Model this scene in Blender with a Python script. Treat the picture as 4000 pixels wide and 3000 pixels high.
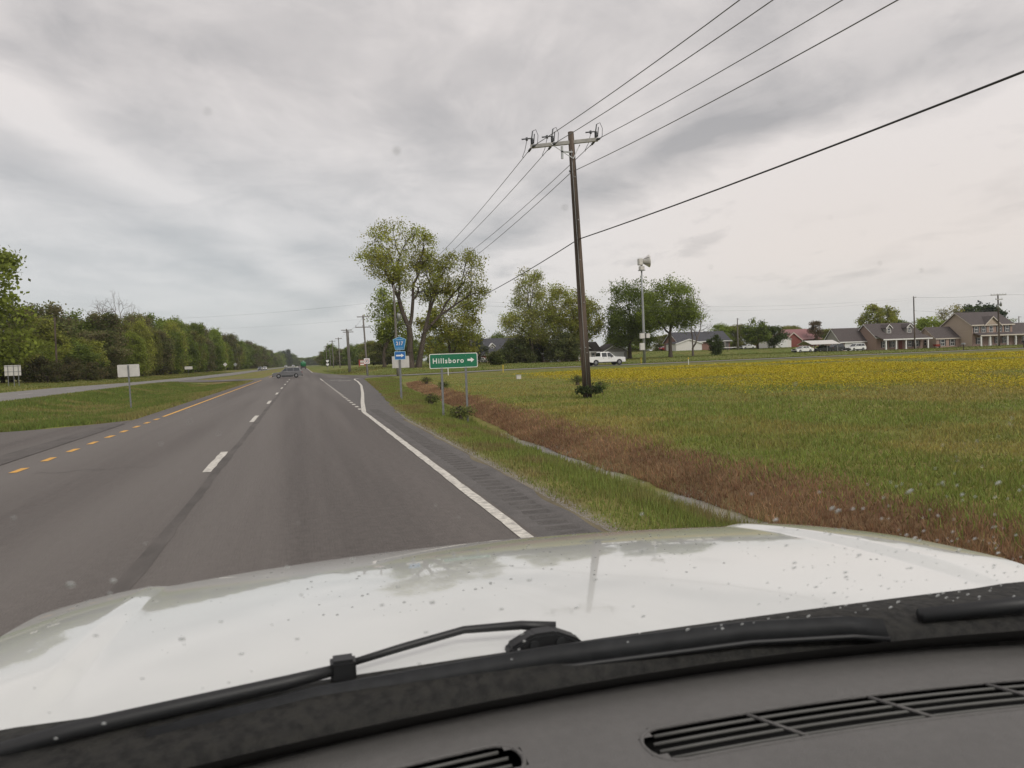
import bpy, bmesh, math, random
import numpy as np
from mathutils import Vector, Matrix
R = math.radians
rng = np.random.default_rng(7)
random.seed(7)
for o in list(bpy.data.objects): bpy.data.objects.remove(o)
scene = bpy.context.scene
COL = scene.collection

# ---------------------------------------------------------------- camera
EYE = 1.83
YAW, PITCH, ROLL = R(15.44), R(2.02), R(2.1)
fwd = Vector((math.sin(YAW)*math.cos(PITCH), math.cos(YAW)*math.cos(PITCH), -math.sin(PITCH)))
rt0 = Vector((math.cos(YAW), -math.sin(YAW), 0)); up0 = rt0.cross(fwd)
rt = rt0*math.cos(ROLL) - up0*math.sin(ROLL); up = rt0*math.sin(ROLL) + up0*math.cos(ROLL)
cam = bpy.data.cameras.new('camera'); cam_o = bpy.data.objects.new('camera', cam); COL.objects.link(cam_o)
M4 = Matrix(((rt.x, up.x, -fwd.x, 0), (rt.y, up.y, -fwd.y, 0), (rt.z, up.z, -fwd.z, EYE), (0, 0, 0, 1)))
cam_o.matrix_world = M4
cam.sensor_width = 36; cam.sensor_fit = 'HORIZONTAL'; cam.lens = 2950/4000*36
cam.clip_start = 0.02; cam.clip_end = 20000
cam.dof.use_dof = True; cam.dof.focus_distance = 60; cam.dof.aperture_fstop = 9.5
scene.camera = cam_o

# ---------------------------------------------------------------- world: overcast sky
SUN_EL, SUN_AZ = R(44), R(155)          # azimuth measured from +Y towards +X
world = bpy.data.worlds.new('World'); scene.world = world; world.use_nodes = True
nt = world.node_tree; N = nt.nodes; L = nt.links; N.clear()
def nd(tree, typ, **kw):
    n = tree.nodes.new(typ)
    for k, v in kw.items(): setattr(n, k, v)
    return n
def wmath(op, a, b=None, c=None):
    n = nd(nt, 'ShaderNodeMath', operation=op)
    for i, v in enumerate((a, b, c)):
        if v is None: continue
        if isinstance(v, (int, float)): n.inputs[i].default_value = v
        else: L.new(v, n.inputs[i])
    return n.outputs[0]
def wnoise(vec, scale, detail=6, rough=.55, dist=0.):
    n = nd(nt, 'ShaderNodeTexNoise'); n.inputs['Scale'].default_value = scale
    n.inputs['Detail'].default_value = detail; n.inputs['Roughness'].default_value = rough
    n.inputs['Distortion'].default_value = dist
    L.new(vec, n.inputs['Vector']); return n.outputs['Fac']
def wramp(x, a, b, smooth=True):
    n = nd(nt, 'ShaderNodeMapRange'); n.interpolation_type = 'SMOOTHSTEP' if smooth else 'LINEAR'
    L.new(x, n.inputs[0]); n.inputs[1].default_value = a; n.inputs[2].default_value = b
    return n.outputs[0]
def wbump(x, c, w):                      # smooth hill of height one at c
    d = wmath('DIVIDE', wmath('SUBTRACT', x, c), w)
    return wmath('POWER', 2.718, wmath('MULTIPLY', wmath('MULTIPLY', d, d), -1.))
def wcomb(x, y, z=0.):
    n = nd(nt, 'ShaderNodeCombineXYZ')
    for i, v in enumerate((x, y, z)):
        if isinstance(v, (int, float)): n.inputs[i].default_value = v
        else: L.new(v, n.inputs[i])
    return n.outputs[0]
def wmix(f, a, b):
    n = nd(nt, 'ShaderNodeMix', data_type='RGBA')
    for i, v in ((0, f), (6, a), (7, b)):
        if isinstance(v, tuple): n.inputs[i].default_value = (*v, 1)
        elif isinstance(v, (int, float)): n.inputs[i].default_value = v
        else: L.new(v, n.inputs[i])
    return n.outputs[2]
tc = nd(nt, 'ShaderNodeTexCoord'); sp = nd(nt, 'ShaderNodeSeparateXYZ'); L.new(tc.outputs['Generated'], sp.inputs[0])
dz = wmath('ADD', wmath('MAXIMUM', sp.outputs[2], 0.0), .12)
px = wmath('DIVIDE', sp.outputs[0], dz); py = wmath('DIVIDE', sp.outputs[1], dz)
th = R(9.2)
ca = wmath('ADD', wmath('MULTIPLY', px, math.sin(th)), wmath('MULTIPLY', py, math.cos(th)))
cb = wmath('SUBTRACT', wmath('MULTIPLY', px, math.cos(th)), wmath('MULTIPLY', py, math.sin(th)))
warp = wmath('SUBTRACT', wnoise(wcomb(px, py, 3.), 1.1, 5, .5), .5)
warp2 = wmath('SUBTRACT', wnoise(wcomb(px, py, 9.), 3.2, 6, .6), .5)
q = wmath('ADD', wmath('ADD', wmath('ADD', cb, wmath('MULTIPLY', ca, .6)), wmath('MULTIPLY', warp, .55)), wmath('MULTIPLY', warp2, .16))
s = wmath('ADD', wmath('ADD', wmath('SUBTRACT', cb, wmath('MULTIPLY', ca, .2)), wmath('MULTIPLY', warp, .35)), wmath('MULTIPLY', warp2, .12))
big = wnoise(wcomb(wmath('MULTIPLY', s, 1.1), wmath('MULTIPLY', ca, .62), 1.), 1.15, 6, .52, .35)
fine = wnoise(wcomb(wmath('MULTIPLY', s, 1.5), wmath('MULTIPLY', ca, 1.0), 5.), 2.0, 7, .58, .4)
patch = wnoise(wcomb(wmath('MULTIPLY', cb, 1.0), wmath('MULTIPLY', ca, .5), 12.), 2.6, 6, .55, .3)
dark = wmath('MULTIPLY', wramp(big, .38, .68), .42)
dark = wmath('ADD', dark, wmath('MULTIPLY', wramp(fine, .35, .75), .24))
dark = wmath('ADD', dark, wmath('MULTIPLY', wbump(q, 2.40, .20), .5))
dark = wmath('SUBTRACT', dark, wmath('MULTIPLY', wramp(q, 2.62, 2.95), .36))
dark = wmath('ADD', dark, wmath('MULTIPLY', wbump(s, -1.74, .14), .42))
dark = wmath('ADD', dark, wmath('MULTIPLY', wbump(s, -1.16, .20), .25))
dark = wmath('SUBTRACT', dark, wmath('MULTIPLY', wbump(s, -1.47, .10), .32))
dark = wmath('ADD', dark, wmath('MULTIPLY', wmath('MULTIPLY', wramp(patch, .52, .70), wramp(q, 2.75, 3.1)), .62))
lump = wnoise(wcomb(px, wmath('MULTIPLY', py, .8), 21.), 2.3, 6, .6, .5)
dark = wmath('ADD', dark, wmath('MULTIPLY', wmath('SUBTRACT', wramp(lump, .36, .66), .5), .34))
dark = wramp(dark, -.10, 1.0, False)
cloud = wmix(dark, (.87, .80, .778), (.44, .418, .422))
# thin warm light low over the houses, bluer air low beyond the wood
lowness = wramp(sp.outputs[2], .36, .05)
warm = wmath('MULTIPLY', wmath('MULTIPLY', wramp(sp.outputs[2], .30, .12), wramp(sp.outputs[0], .25, .65)), .55)
cloud = wmix(warm, cloud, (.83, .735, .68))
cool = wmath('MULTIPLY', wmath('MULTIPLY', lowness, wramp(sp.outputs[0], .62, -.15)), .62)
cloud = wmix(cool, cloud, (.60, .635, .665))
base = wmath('MULTIPLY', wramp(sp.outputs[2], .12, .0), .75)
cloud = wmix(base, cloud, (.66, .675, .68))
sky = nd(nt, 'ShaderNodeTexSky'); sky.sky_type = 'NISHITA'; sky.sun_disc = False
sky.sun_elevation = SUN_EL; sky.sun_rotation = SUN_AZ; sky.dust_density = 3.0
STR = .10
sc_ = nd(nt, 'ShaderNodeVectorMath', operation='SCALE'); L.new(cloud, sc_.inputs[0]); sc_.inputs[3].default_value = 1/STR
allsky = wmix(.90, sky.outputs[0], sc_.outputs[0])      # a tenth of blue sky shows through the cloud sheet
bg = nd(nt, 'ShaderNodeBackground'); L.new(allsky, bg.inputs[0]); bg.inputs[1].default_value = STR
wo = nd(nt, 'ShaderNodeOutputWorld'); L.new(bg.outputs[0], wo.inputs[0])

sun = bpy.data.lights.new('sun', 'SUN'); sun.energy = 1.5; sun.angle = R(25); sun.color = (1, .96, .9)
sun_o = bpy.data.objects.new('sun', sun); COL.objects.link(sun_o)
sd = Vector((math.sin(SUN_AZ)*math.cos(SUN_EL), math.cos(SUN_AZ)*math.cos(SUN_EL), math.sin(SUN_EL)))
sun_o.rotation_euler = sd.to_track_quat('Z', 'Y').to_euler(); sun_o.location = (0, 0, 60)

vs = scene.view_settings; vs.view_transform = 'Standard'; vs.look = 'None'; vs.exposure = 0.08; vs.gamma = 1; vs.use_curve_mapping = False
scene.render.engine = 'CYCLES'; cy = scene.cycles
cy.use_denoising = True; cy.max_bounces = 6; cy.diffuse_bounces = 3; cy.glossy_bounces = 3; cy.transmission_bounces = 4; cy.transparent_max_bounces = 12
cy.caustics_reflective = False; cy.caustics_refractive = False

# ---------------------------------------------------------------- materials
MATS = {}
def mat(name, color, rough=.7, metal=0., var=.12, scale=3., bump=0., bscale=None, coat=0., attr=False, trans=0., stretch=(1, 1, 1), spec=.5, objvar=0., hue=None, speck=0.):
    """procedural principled material: colour broken up by noise, optional colour attribute, bump, coat and leaf translucency"""
    if name in MATS: return MATS[name]
    m = bpy.data.materials.new(name); m.use_nodes = True; t = m.node_tree; t.nodes.clear()
    out = nd(t, 'ShaderNodeOutputMaterial'); p = nd(t, 'ShaderNodeBsdfPrincipled')
    co = nd(t, 'ShaderNodeTexCoord'); mp = nd(t, 'ShaderNodeMapping'); mp.inputs['Scale'].default_value = stretch
    t.links.new(co.outputs['Object'], mp.inputs[0])
    no = nd(t, 'ShaderNodeTexNoise'); no.inputs['Scale'].default_value = scale; no.inputs['Detail'].default_value = 5; no.inputs['Roughness'].default_value = .6
    t.links.new(mp.outputs[0], no.inputs['Vector'])
    mr = nd(t, 'ShaderNodeMapRange'); t.links.new(no.outputs['Fac'], mr.inputs[0])
    mr.inputs[1].default_value = .3; mr.inputs[2].default_value = .7; mr.inputs[3].default_value = 1-var; mr.inputs[4].default_value = 1+var
    f = mr.outputs[0]
    if objvar:
        oi = nd(t, 'ShaderNodeObjectInfo'); m2 = nd(t, 'ShaderNodeMapRange'); t.links.new(oi.outputs['Random'], m2.inputs[0])
        m2.inputs[3].default_value = 1-objvar; m2.inputs[4].default_value = 1+objvar
        mm = nd(t, 'ShaderNodeMath', operation='MULTIPLY'); t.links.new(f, mm.inputs[0]); t.links.new(m2.outputs[0], mm.inputs[1]); f = mm.outputs[0]
    if speck:
        n3 = nd(t, 'ShaderNodeTexNoise'); n3.inputs['Scale'].default_value = 75.; n3.inputs['Detail'].default_value = 3; t.links.new(co.outputs['Object'], n3.inputs['Vector'])
        m3 = nd(t, 'ShaderNodeMapRange'); t.links.new(n3.outputs['Fac'], m3.inputs[0]); m3.inputs[1].default_value = .3; m3.inputs[2].default_value = .7; m3.inputs[3].default_value = 1-speck; m3.inputs[4].default_value = 1+speck
        n4 = nd(t, 'ShaderNodeTexNoise'); n4.inputs['Scale'].default_value = 9.; n4.inputs['Detail'].default_value = 6; n4.inputs['Roughness'].default_value = .75; t.links.new(co.outputs['Object'], n4.inputs['Vector'])
        m4 = nd(t, 'ShaderNodeMapRange'); t.links.new(n4.outputs['Fac'], m4.inputs[0]); m4.inputs[1].default_value = .3; m4.inputs[2].default_value = .7; m4.inputs[3].default_value = 1-.5*speck; m4.inputs[4].default_value = 1+.5*speck
        m5 = nd(t, 'ShaderNodeMath', operation='MULTIPLY'); t.links.new(f, m5.inputs[0]); t.links.new(m4.outputs[0], m5.inputs[1]); f = m5.outputs[0]
        mm = nd(t, 'ShaderNodeMath', operation='MULTIPLY'); t.links.new(f, mm.inputs[0]); t.links.new(m3.outputs[0], mm.inputs[1]); f = mm.outputs[0]
    vm = nd(t, 'ShaderNodeVectorMath', operation='SCALE')
    if attr:
        at = nd(t, 'ShaderNodeAttribute', attribute_name='Col'); t.links.new(at.outputs['Color'], vm.inputs[0])
    else:
        vm.inputs[0].default_value = color[:3]
    t.links.new(f, vm.inputs[3]); c = vm.outputs[0]
    if hue:                                    # second colour patched in by a larger noise
        n2 = nd(t, 'ShaderNodeTexNoise'); n2.inputs['Scale'].default_value = hue[1]; n2.inputs['Detail'].default_value = 4
        t.links.new(mp.outputs[0], n2.inputs['Vector'])
        r2 = nd(t, 'ShaderNodeMapRange'); t.links.new(n2.outputs['Fac'], r2.inputs[0]); r2.inputs[1].default_value = .42; r2.inputs[2].default_value = .66
        mx = nd(t, 'ShaderNodeMix', data_type='RGBA'); t.links.new(r2.outputs[0], mx.inputs[0]); t.links.new(c, mx.inputs[6]); mx.inputs[7].default_value = (*hue[0], 1); c = mx.outputs[2]
    t.links.new(c, p.inputs['Base Color'])
    p.inputs['Roughness'].default_value = rough; p.inputs['Metallic'].default_value = metal; p.inputs['Coat Weight'].default_value = coat
    p.inputs['Coat Roughness'].default_value = .04; p.inputs['Specular IOR Level'].default_value = spec
    if bump:
        nb = nd(t, 'ShaderNodeTexNoise'); nb.inputs['Scale'].default_value = bscale or scale*6; nb.inputs['Detail'].default_value = 4
        t.links.new(mp.outputs[0], nb.inputs['Vector'])
        bp = nd(t, 'ShaderNodeBump'); bp.inputs['Strength'].default_value = bump; bp.inputs['Distance'].default_value = .02
        t.links.new(nb.outputs['Fac'], bp.inputs['Height']); t.links.new(bp.outputs[0], p.inputs['Normal'])
    sh = p.outputs[0]
    if trans:
        tr = nd(t, 'ShaderNodeBsdfTranslucent'); t.links.new(c, tr.inputs[0])
        ms = nd(t, 'ShaderNodeMixShader'); ms.inputs[0].default_value = trans
        t.links.new(p.outputs[0], ms.inputs[1]); t.links.new(tr.outputs[0], ms.inputs[2]); sh = ms.outputs[0]
    t.links.new(sh, out.inputs[0]); MATS[name] = m; return m
def see_through(name, color, clear, rough=.05):
    """thin clear pane: mostly transparent, a little reflecting"""
    if name in MATS: return MATS[name]
    m = bpy.data.materials.new(name); m.use_nodes = True; t = m.node_tree; t.nodes.clear()
    out = nd(t, 'ShaderNodeOutputMaterial'); tr = nd(t, 'ShaderNodeBsdfTransparent'); tr.inputs[0].default_value = (.97, .985, .975, 1)
    p = nd(t, 'ShaderNodeBsdfPrincipled'); p.inputs['Roughness'].default_value = rough
    no = nd(t, 'ShaderNodeTexNoise'); no.inputs['Scale'].default_value = 6.
    mr = nd(t, 'ShaderNodeMapRange'); t.links.new(no.outputs['Fac'], mr.inputs[0]); mr.inputs[3].default_value = .9; mr.inputs[4].default_value = 1.1
    vm = nd(t, 'ShaderNodeVectorMath', operation='SCALE'); vm.inputs[0].default_value = color; t.links.new(mr.outputs[0], vm.inputs[3]); t.links.new(vm.outputs[0], p.inputs['Base Color'])
    ms = nd(t, 'ShaderNodeMixShader'); ms.inputs[0].default_value = 1-clear
    t.links.new(tr.outputs[0], ms.inputs[1]); t.links.new(p.outputs[0], ms.inputs[2]); t.links.new(ms.outputs[0], out.inputs[0])
    MATS[name] = m; return m

M = dict(
 ground=mat('ground_soil_and_turf', (1, 1, 1), .95, attr=True, var=.28, scale=.9, bump=.5, bscale=14, spec=.1),
 blade=mat('grass_blades', (1, 1, 1), .75, attr=True, var=.12, scale=.5, trans=.25, spec=.2),
 leaf=mat('tree_leaves', (1, 1, 1), .6, attr=True, var=.15, scale=.35, trans=.48, spec=.08, objvar=.14),
 bark=mat('bark', (.085, .068, .055), .9, var=.3, scale=4, bump=.6, stretch=(1, 1, .3), spec=.15),
 bark_grey=mat('bark_grey', (.16, .135, .12), .9, var=.25, scale=4, spec=.15),
 wood=mat('weathered_pole_wood', (.115, .088, .070), .85, var=.6, scale=9, bump=.9, bscale=30, stretch=(1, 1, .05), spec=.2, hue=((.040, .034, .028), 3.5)),
 wood_grey=mat('grey_pole_wood', (.19, .175, .16), .85, var=.2, scale=4, stretch=(1, 1, .1), spec=.2),
 steel=mat('galvanised_steel', (.33, .34, .34), .5, .6, var=.15, scale=6),
 arm=mat('crossarm_wood', (.36, .35, .33), .8, var=.18, scale=5),
 black=mat('black_rubber', (.018, .019, .021), .55, var=.25, scale=30),
 insul=mat('insulator_polymer', (.07, .075, .085), .4, var=.15, scale=20),
 wire=mat('aluminium_wire', (.17, .17, .175), .5, .3, var=.1),
 cable=mat('cable_jacket', (.03, .03, .035), .6, var=.1),
 asphalt=mat('highway_asphalt', (.108, .095, .088), .82, var=.20, scale=1.0, bump=.5, bscale=60, stretch=(1, .03, 1), spec=.3, hue=((.148, .134, .124), .45), speck=.42),
 asphalt_light=mat('side_road_asphalt', (.20, .19, .18), .85, var=.12, scale=.8, bump=.3, bscale=60, spec=.25),
 shoulder=mat('shoulder_asphalt', (.112, .104, .100), .85, var=.18, scale=1.6, bump=.4, bscale=60, spec=.3, speck=.3),
 seam=mat('asphalt_seam', (.098, .088, .082), .85, var=.25, scale=3, stretch=(1, .3, 1), spec=.3),
 paint=mat('white_road_paint', (.62, .59, .53), .75, var=.22, scale=14, hue=((.36, .34, .31), 9.), speck=.15),
 ypaint=mat('yellow_road_paint', (.62, .33, .06), .7, var=.18, scale=5),
 gravel=mat('gravel_stones', (.27, .25, .235), .9, var=.3, scale=9, objvar=.1),
 signgreen=mat('green_sign_sheeting', (.006, .155, .075), .4, var=.06, scale=2),
 signwhite=mat('white_sign_sheeting', (.78, .78, .76), .45, var=.05, scale=3),
 signblue=mat('blue_sign_sheeting', (.012, .13, .40), .4, var=.10, scale=5),
 signblue2=mat('light_blue_sign_sheeting', (.015, .17, .40), .45, var=.12, scale=5),
 signborder=mat('faded_blue_border', (.35, .55, .66), .5, var=.1, scale=6),
 signnum=mat('faded_numerals', (.66, .60, .58), .5, var=.1, scale=6),
 signback=mat('aluminium_sign_back', (.58, .56, .53), .5, .15, var=.10, scale=4),
 signred=mat('red_sign_sheeting', (.33, .04, .035), .5, var=.1),
 post=mat('sign_post_steel', (.20, .205, .21), .6, .4, var=.2, scale=8),
 glassdark=mat('window_glass', (.03, .035, .04), .08, var=.1, scale=1, spec=.8),
 tyre=mat('tyre_rubber', (.022, .022, .023), .8, var=.15, scale=8),
 rim=mat('wheel_rim', (.24, .245, .25), .4, .7, var=.1),
 chrome=mat('bright_trim', (.55, .55, .56), .25, .8, var=.05),
 lamp_red=mat('tail_lamp', (.35, .02, .02), .3, var=.1), lamp_clear=mat('head_lamp', (.62, .63, .64), .15, var=.08),
 plastic=mat('dark_plastic', (.03, .031, .034), .6, var=.15, scale=6),
 yellow=mat('yellow_marker', (.60, .42, .03), .6, var=.1),
 white=mat('white_trim_paint', (.74, .73, .71), .6, var=.06),
)
def paintm(name, c, metal=0.): return mat('car_paint_'+name, c, .32, metal, var=.04, scale=2, coat=.7)

# ---------------------------------------------------------------- mesh helpers
def tag(o, label=None, cat=None, group=None, kind=None):
    if label: o['label'] = label
    if cat: o['category'] = cat
    if group: o['group'] = group
    if kind: o['kind'] = kind
    return o
def empty(name, loc=(0, 0, 0), rz=0., label=None, cat=None, group=None):
    o = bpy.data.objects.new(name, None); COL.objects.link(o); o.location = loc; o.rotation_euler = (0, 0, rz); o.empty_display_size = .2
    return tag(o, label, cat, group)
def link(me, name, m, parent=None):
    o = bpy.data.objects.new(name, me); COL.objects.link(o); me.name = name
    if m is not None and not me.materials: me.materials.append(m)
    if parent is not None: o.parent = parent
    return o
def np_mesh(name, V, F, colors=None, smooth=False):
    """V (n,3), F (m,k) face indices of equal size, colours per vertex (n,3)"""
    V = np.asarray(V, np.float32); F = np.asarray(F, np.int32); m, k = F.shape
    me = bpy.data.meshes.new(name); me.vertices.add(len(V)); me.vertices.foreach_set('co', V.ravel())
    me.loops.add(m*k); me.loops.foreach_set('vertex_index', F.ravel())
    me.polygons.add(m); me.polygons.foreach_set('loop_start', np.arange(0, m*k, k, dtype=np.int32)); me.polygons.foreach_set('loop_total', np.full(m, k, np.int32))
    if smooth: me.polygons.foreach_set('use_smooth', np.ones(m, bool))
    me.update(calc_edges=True)
    if colors is not None:
        a = me.color_attributes.new('Col', 'FLOAT_COLOR', 'POINT')
        c = np.ones((len(V), 4), np.float32); c[:, :3] = np.clip(colors, 0, 1); a.data.foreach_set('color', c.ravel())
    return me
class MB:
    def __init__(s): s.v = []; s.f = []
    def add(s, vs, fs):
        n = len(s.v); s.v += [tuple(map(float, p)) for p in vs]; s.f += [tuple(i+n for i in f) for f in fs]; return s
    def box(s, x0, x1, y0, y1, z0, z1):
        return s.add([(x0,y0,z0),(x1,y0,z0),(x1,y1,z0),(x0,y1,z0),(x0,y0,z1),(x1,y0,z1),(x1,y1,z1),(x0,y1,z1)],
                     [(0,3,2,1),(4,5,6,7),(0,1,5,4),(1,2,6,5),(2,3,7,6),(3,0,4,7)])
    def cbox(s, c, sx, sy, sz): return s.box(c[0]-sx/2, c[0]+sx/2, c[1]-sy/2, c[1]+sy/2, c[2]-sz/2, c[2]+sz/2)
    def tube(s, pts, rads, n=8, cap=True):
        pts = [Vector(p) for p in pts]; rads = rads if hasattr(rads, '__len__') else [rads]*len(pts)
        base = len(s.v); ref = None
        for i, p in enumerate(pts):
            t = (pts[min(i+1, len(pts)-1)]-pts[max(i-1, 0)]).normalized()
            if ref is None or abs(ref.dot(t)) > .98: ref = Vector((1, 0, 0)) if abs(t.x) < .9 else Vector((0, 1, 0))
            u = (ref-t*ref.dot(t)).normalized(); w = t.cross(u); ref = u
            for k in range(n):
                a = 2*math.pi*k/n; s.v.append(tuple(p+(u*math.cos(a)+w*math.sin(a))*rads[i]))
        for i in range(len(pts)-1):
            for k in range(n):
                a = base+i*n+k; b = base+i*n+(k+1) % n; s.f.append((a, b, b+n, a+n))
        if cap:
            s.f.append(tuple(base+k for k in reversed(range(n)))); s.f.append(tuple(base+(len(pts)-1)*n+k for k in range(n)))
        return s
    def lathe(s, prof, n=12, c=(0, 0, 0), axis='z'):
        base = len(s.v)
        for r, h in prof:
            for k in range(n):
                a = 2*math.pi*k/n; p = (r*math.cos(a), r*math.sin(a), h)
                if axis == 'x': p = (h, p[0], p[1])
                if axis == 'y': p = (p[0], h, p[1])
                s.v.append((p[0]+c[0], p[1]+c[1], p[2]+c[2]))
        for i in range(len(prof)-1):
            for k in range(n):
                a = base+i*n+k; b = base+i*n+(k+1) % n; s.f.append((a, b, b+n, a+n))
        s.f.append(tuple(base+k for k in range(n))); s.f.append(tuple(base+(len(prof)-1)*n+k for k in range(n)))
        return s
    def prism(s, poly, a, b, axis='y'):
        """poly in the plane across axis, extruded from a to b"""
        n = len(poly); put = {'y': lambda p, t: (p[0], t, p[1]), 'x': lambda p, t: (t, p[0], p[1]), 'z': lambda p, t: (p[0], p[1], t)}[axis]
        vs = [put(p, a) for p in poly]+[put(p, b) for p in poly]
        fs = [tuple(range(n)), tuple(range(2*n-1, n-1, -1))]+[(i, (i+1) % n, (i+1) % n+n, i+n) for i in range(n)]
        return s.add(vs, fs)
    def quad(s, a, b, c, d): return s.add([a, b, c, d], [(0, 1, 2, 3)])
    def build(s, name, m, parent=None, smooth=False, bevel=0., fix=True):
        me = bpy.data.meshes.new(name); me.from_pydata(s.v, [], s.f)
        if fix or bevel:
            bm = bmesh.new(); bm.from_mesh(me); bmesh.ops.recalc_face_normals(bm, faces=bm.faces)
            if bevel: bmesh.ops.bevel(bm, geom=list(bm.edges), offset=bevel, segments=2, affect='EDGES', clamp_overlap=True)
            bm.to_mesh(me); bm.free()
        if smooth:
            for p in me.polygons: p.use_smooth = True
        me.update(); return link(me, name, m, parent)
def copy_tree(o, parent=None):
    c = o.copy(); COL.objects.link(c)
    if parent is not None: c.parent = parent
    for ch in list(o.children): copy_tree(ch, c)
    return c
def text_mesh(name, body, size, m, parent, loc, spacing=1., bold=.0, align='LEFT', scale_x=1.):
    """flat lettering in the x-z plane, facing -y"""
    cu = bpy.data.curves.new('lettering', 'FONT'); cu.body = body; cu.size = size; cu.extrude = .002; cu.offset = bold; cu.space_character = spacing; cu.align_x = align; cu.resolution_u = 3
    tmp = bpy.data.objects.new('lettering_source', cu); COL.objects.link(tmp); bpy.context.view_layer.update()
    me = bpy.data.meshes.new_from_object(tmp.evaluated_get(bpy.context.evaluated_depsgraph_get()))
    bpy.data.objects.remove(tmp); bpy.data.curves.remove(cu)
    me.materials.clear()
    o = link(me, name, m, parent); o.location = loc; o.rotation_euler = (R(90), 0, 0); o.scale = (scale_x, 1, 1); return o

# ---------------------------------------------------------------- terrain
def smooth(x, a, b):
    t = np.clip((np.asarray(x, float)-a)/(b-a), 0, 1); return t*t*(3-2*t)
def vnoise(x, y, sc, seed=0):
    """value noise, vectorised"""
    x = np.asarray(x, float)/sc; y = np.asarray(y, float)/sc; xi = np.floor(x).astype(np.int64); yi = np.floor(y).astype(np.int64); fx = x-xi; fy = y-yi
    def h(a, b):
        n = (a*374761393+b*668265263+seed*1442695041) & 0xffffffff; n = ((n ^ (n >> 13))*1274126177) & 0xffffffff; return ((n ^ (n >> 16)) & 0xffff)/65535.
    fx = fx*fx*(3-2*fx); fy = fy*fy*(3-2*fy)
    return (h(xi, yi)*(1-fx)+h(xi+1, yi)*fx)*(1-fy)+(h(xi, yi+1)*(1-fx)+h(xi+1, yi+1)*fx)*fy
def fbm(x, y, sc, seed=0): return .5*vnoise(x, y, sc, seed)+.3*vnoise(x, y, sc*.45, seed+1)+.2*vnoise(x, y, sc*.2, seed+2)
def paved(y): return np.interp(y, [-60, 7, 24, 30, 48, 79, 88, 93, 97.5, 110, 127, 177, 200], [2.9, 2.95, 3.05, 3.35, 4.5, 6.2, 6.6, 7.6, 12, 9.5, 5.8, 3.0, 2.9])
def ditch_x(y): return np.interp(y, [-60, 20, 28, 40, 60, 80], [5.5, 5.55, 6.1, 6.8, 7.7, 10.])
def ditch_d(y): return np.interp(y, [-60, 20, 40, 60, 88], [.46, .44, .30, .18, .0])
ANCH = np.array([(17, 125, 1.0), (28, 148, .7), (16, 150, .9), (50, 210, .75), (62, 212, .75), (54, 177, .15), (64, 179, .1), (73, 177, .4), (66, 178, .4), (80, 175, .26), (84, 163, .33), (92, 166, .7), (95, 160, .7),
 (104, 195, 2.0), (118, 195, 1.95), (106, 209, 2.3), (125, 188, 1.25), (135, 196, 1.7), (148, 209, 1.95), (158, 209, 1.7), (126, 154, .28), (132, 148, .3), (124, 144, .33), (114, 145, .65), (105, 142, .55),
 (154, 144, .4), (165, 146, .4), (153, 151, .4), (34, 136, .3), (20, 300, .6), (120, 300, 1.), (210, 180, .4), (184, 188, 1.2), (45, 195, .8)]
 + [(x, 103, 0.) for x in range(5, 320, 12)])
def opp_z(y): return np.interp(y, [-60, 90, 130, 200, 400], [.3, .35, .1, -.1, 0])
def terr(x, y):
    x = np.asarray(x, float); y = np.asarray(y, float)
    num = np.full(x.shape, .5*.02); den = np.full(x.shape, .02)
    for ax, ay, az in ANCH:
        w = np.exp(-((x-ax)**2+(y-ay)**2)/(2*11.**2)); num = num+w*az; den = den+w
    z = num/den*smooth(y, 106.5, 119)*smooth(x, 6, 15)
    z = z+(-ditch_d(y)*np.exp(-(np.abs(x-ditch_x(y))/.98)**2.6))*(x > 2)*(y < 90)
    z = z-.10*smooth(x, 3.0, 4.6)*(1-smooth(x, 7, 14))*(y < 90)
    z = z+.10*(fbm(x, y, 9., 3)-.5)*smooth(x, 7.5, 12)*(1-smooth(y, 90, 96))
    z = z-.30*np.exp(-((x+11.4)/3.2)**2)*(1-smooth(y, 0, 32)*0)*smooth(y, 30, 36)*(1-smooth(y, 104, 110))
    z = z+opp_z(y)*smooth(-x, 12.5, 16.5)
    bank_ = .17*smooth(x, 14, 32)*smooth(y, 91, 97.2)*(1-smooth(y, 106, 112)); z = z+bank_
    z = z+.7*smooth(-x, 27, 42)
    road = ((x > -6.4) & (x < paved(y)-.05)) | ((y > 95.8) & (y < 106.2) & (x > 4)) | ((x < -16.2) & (x > -26.5)) | ((x < -5) & (x > -18) & (((y > -6) & (y < 28.8)) | ((y > 107) & (y < 127))))
    z = np.where(road, np.minimum(z, z*0+np.where(x < -12, opp_z(y)*smooth(-x, 12.5, 16.5), bank_))-.05, z)
    return z
def tz(x, y): return float(terr(np.array([x]), np.array([y]))[0])

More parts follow.
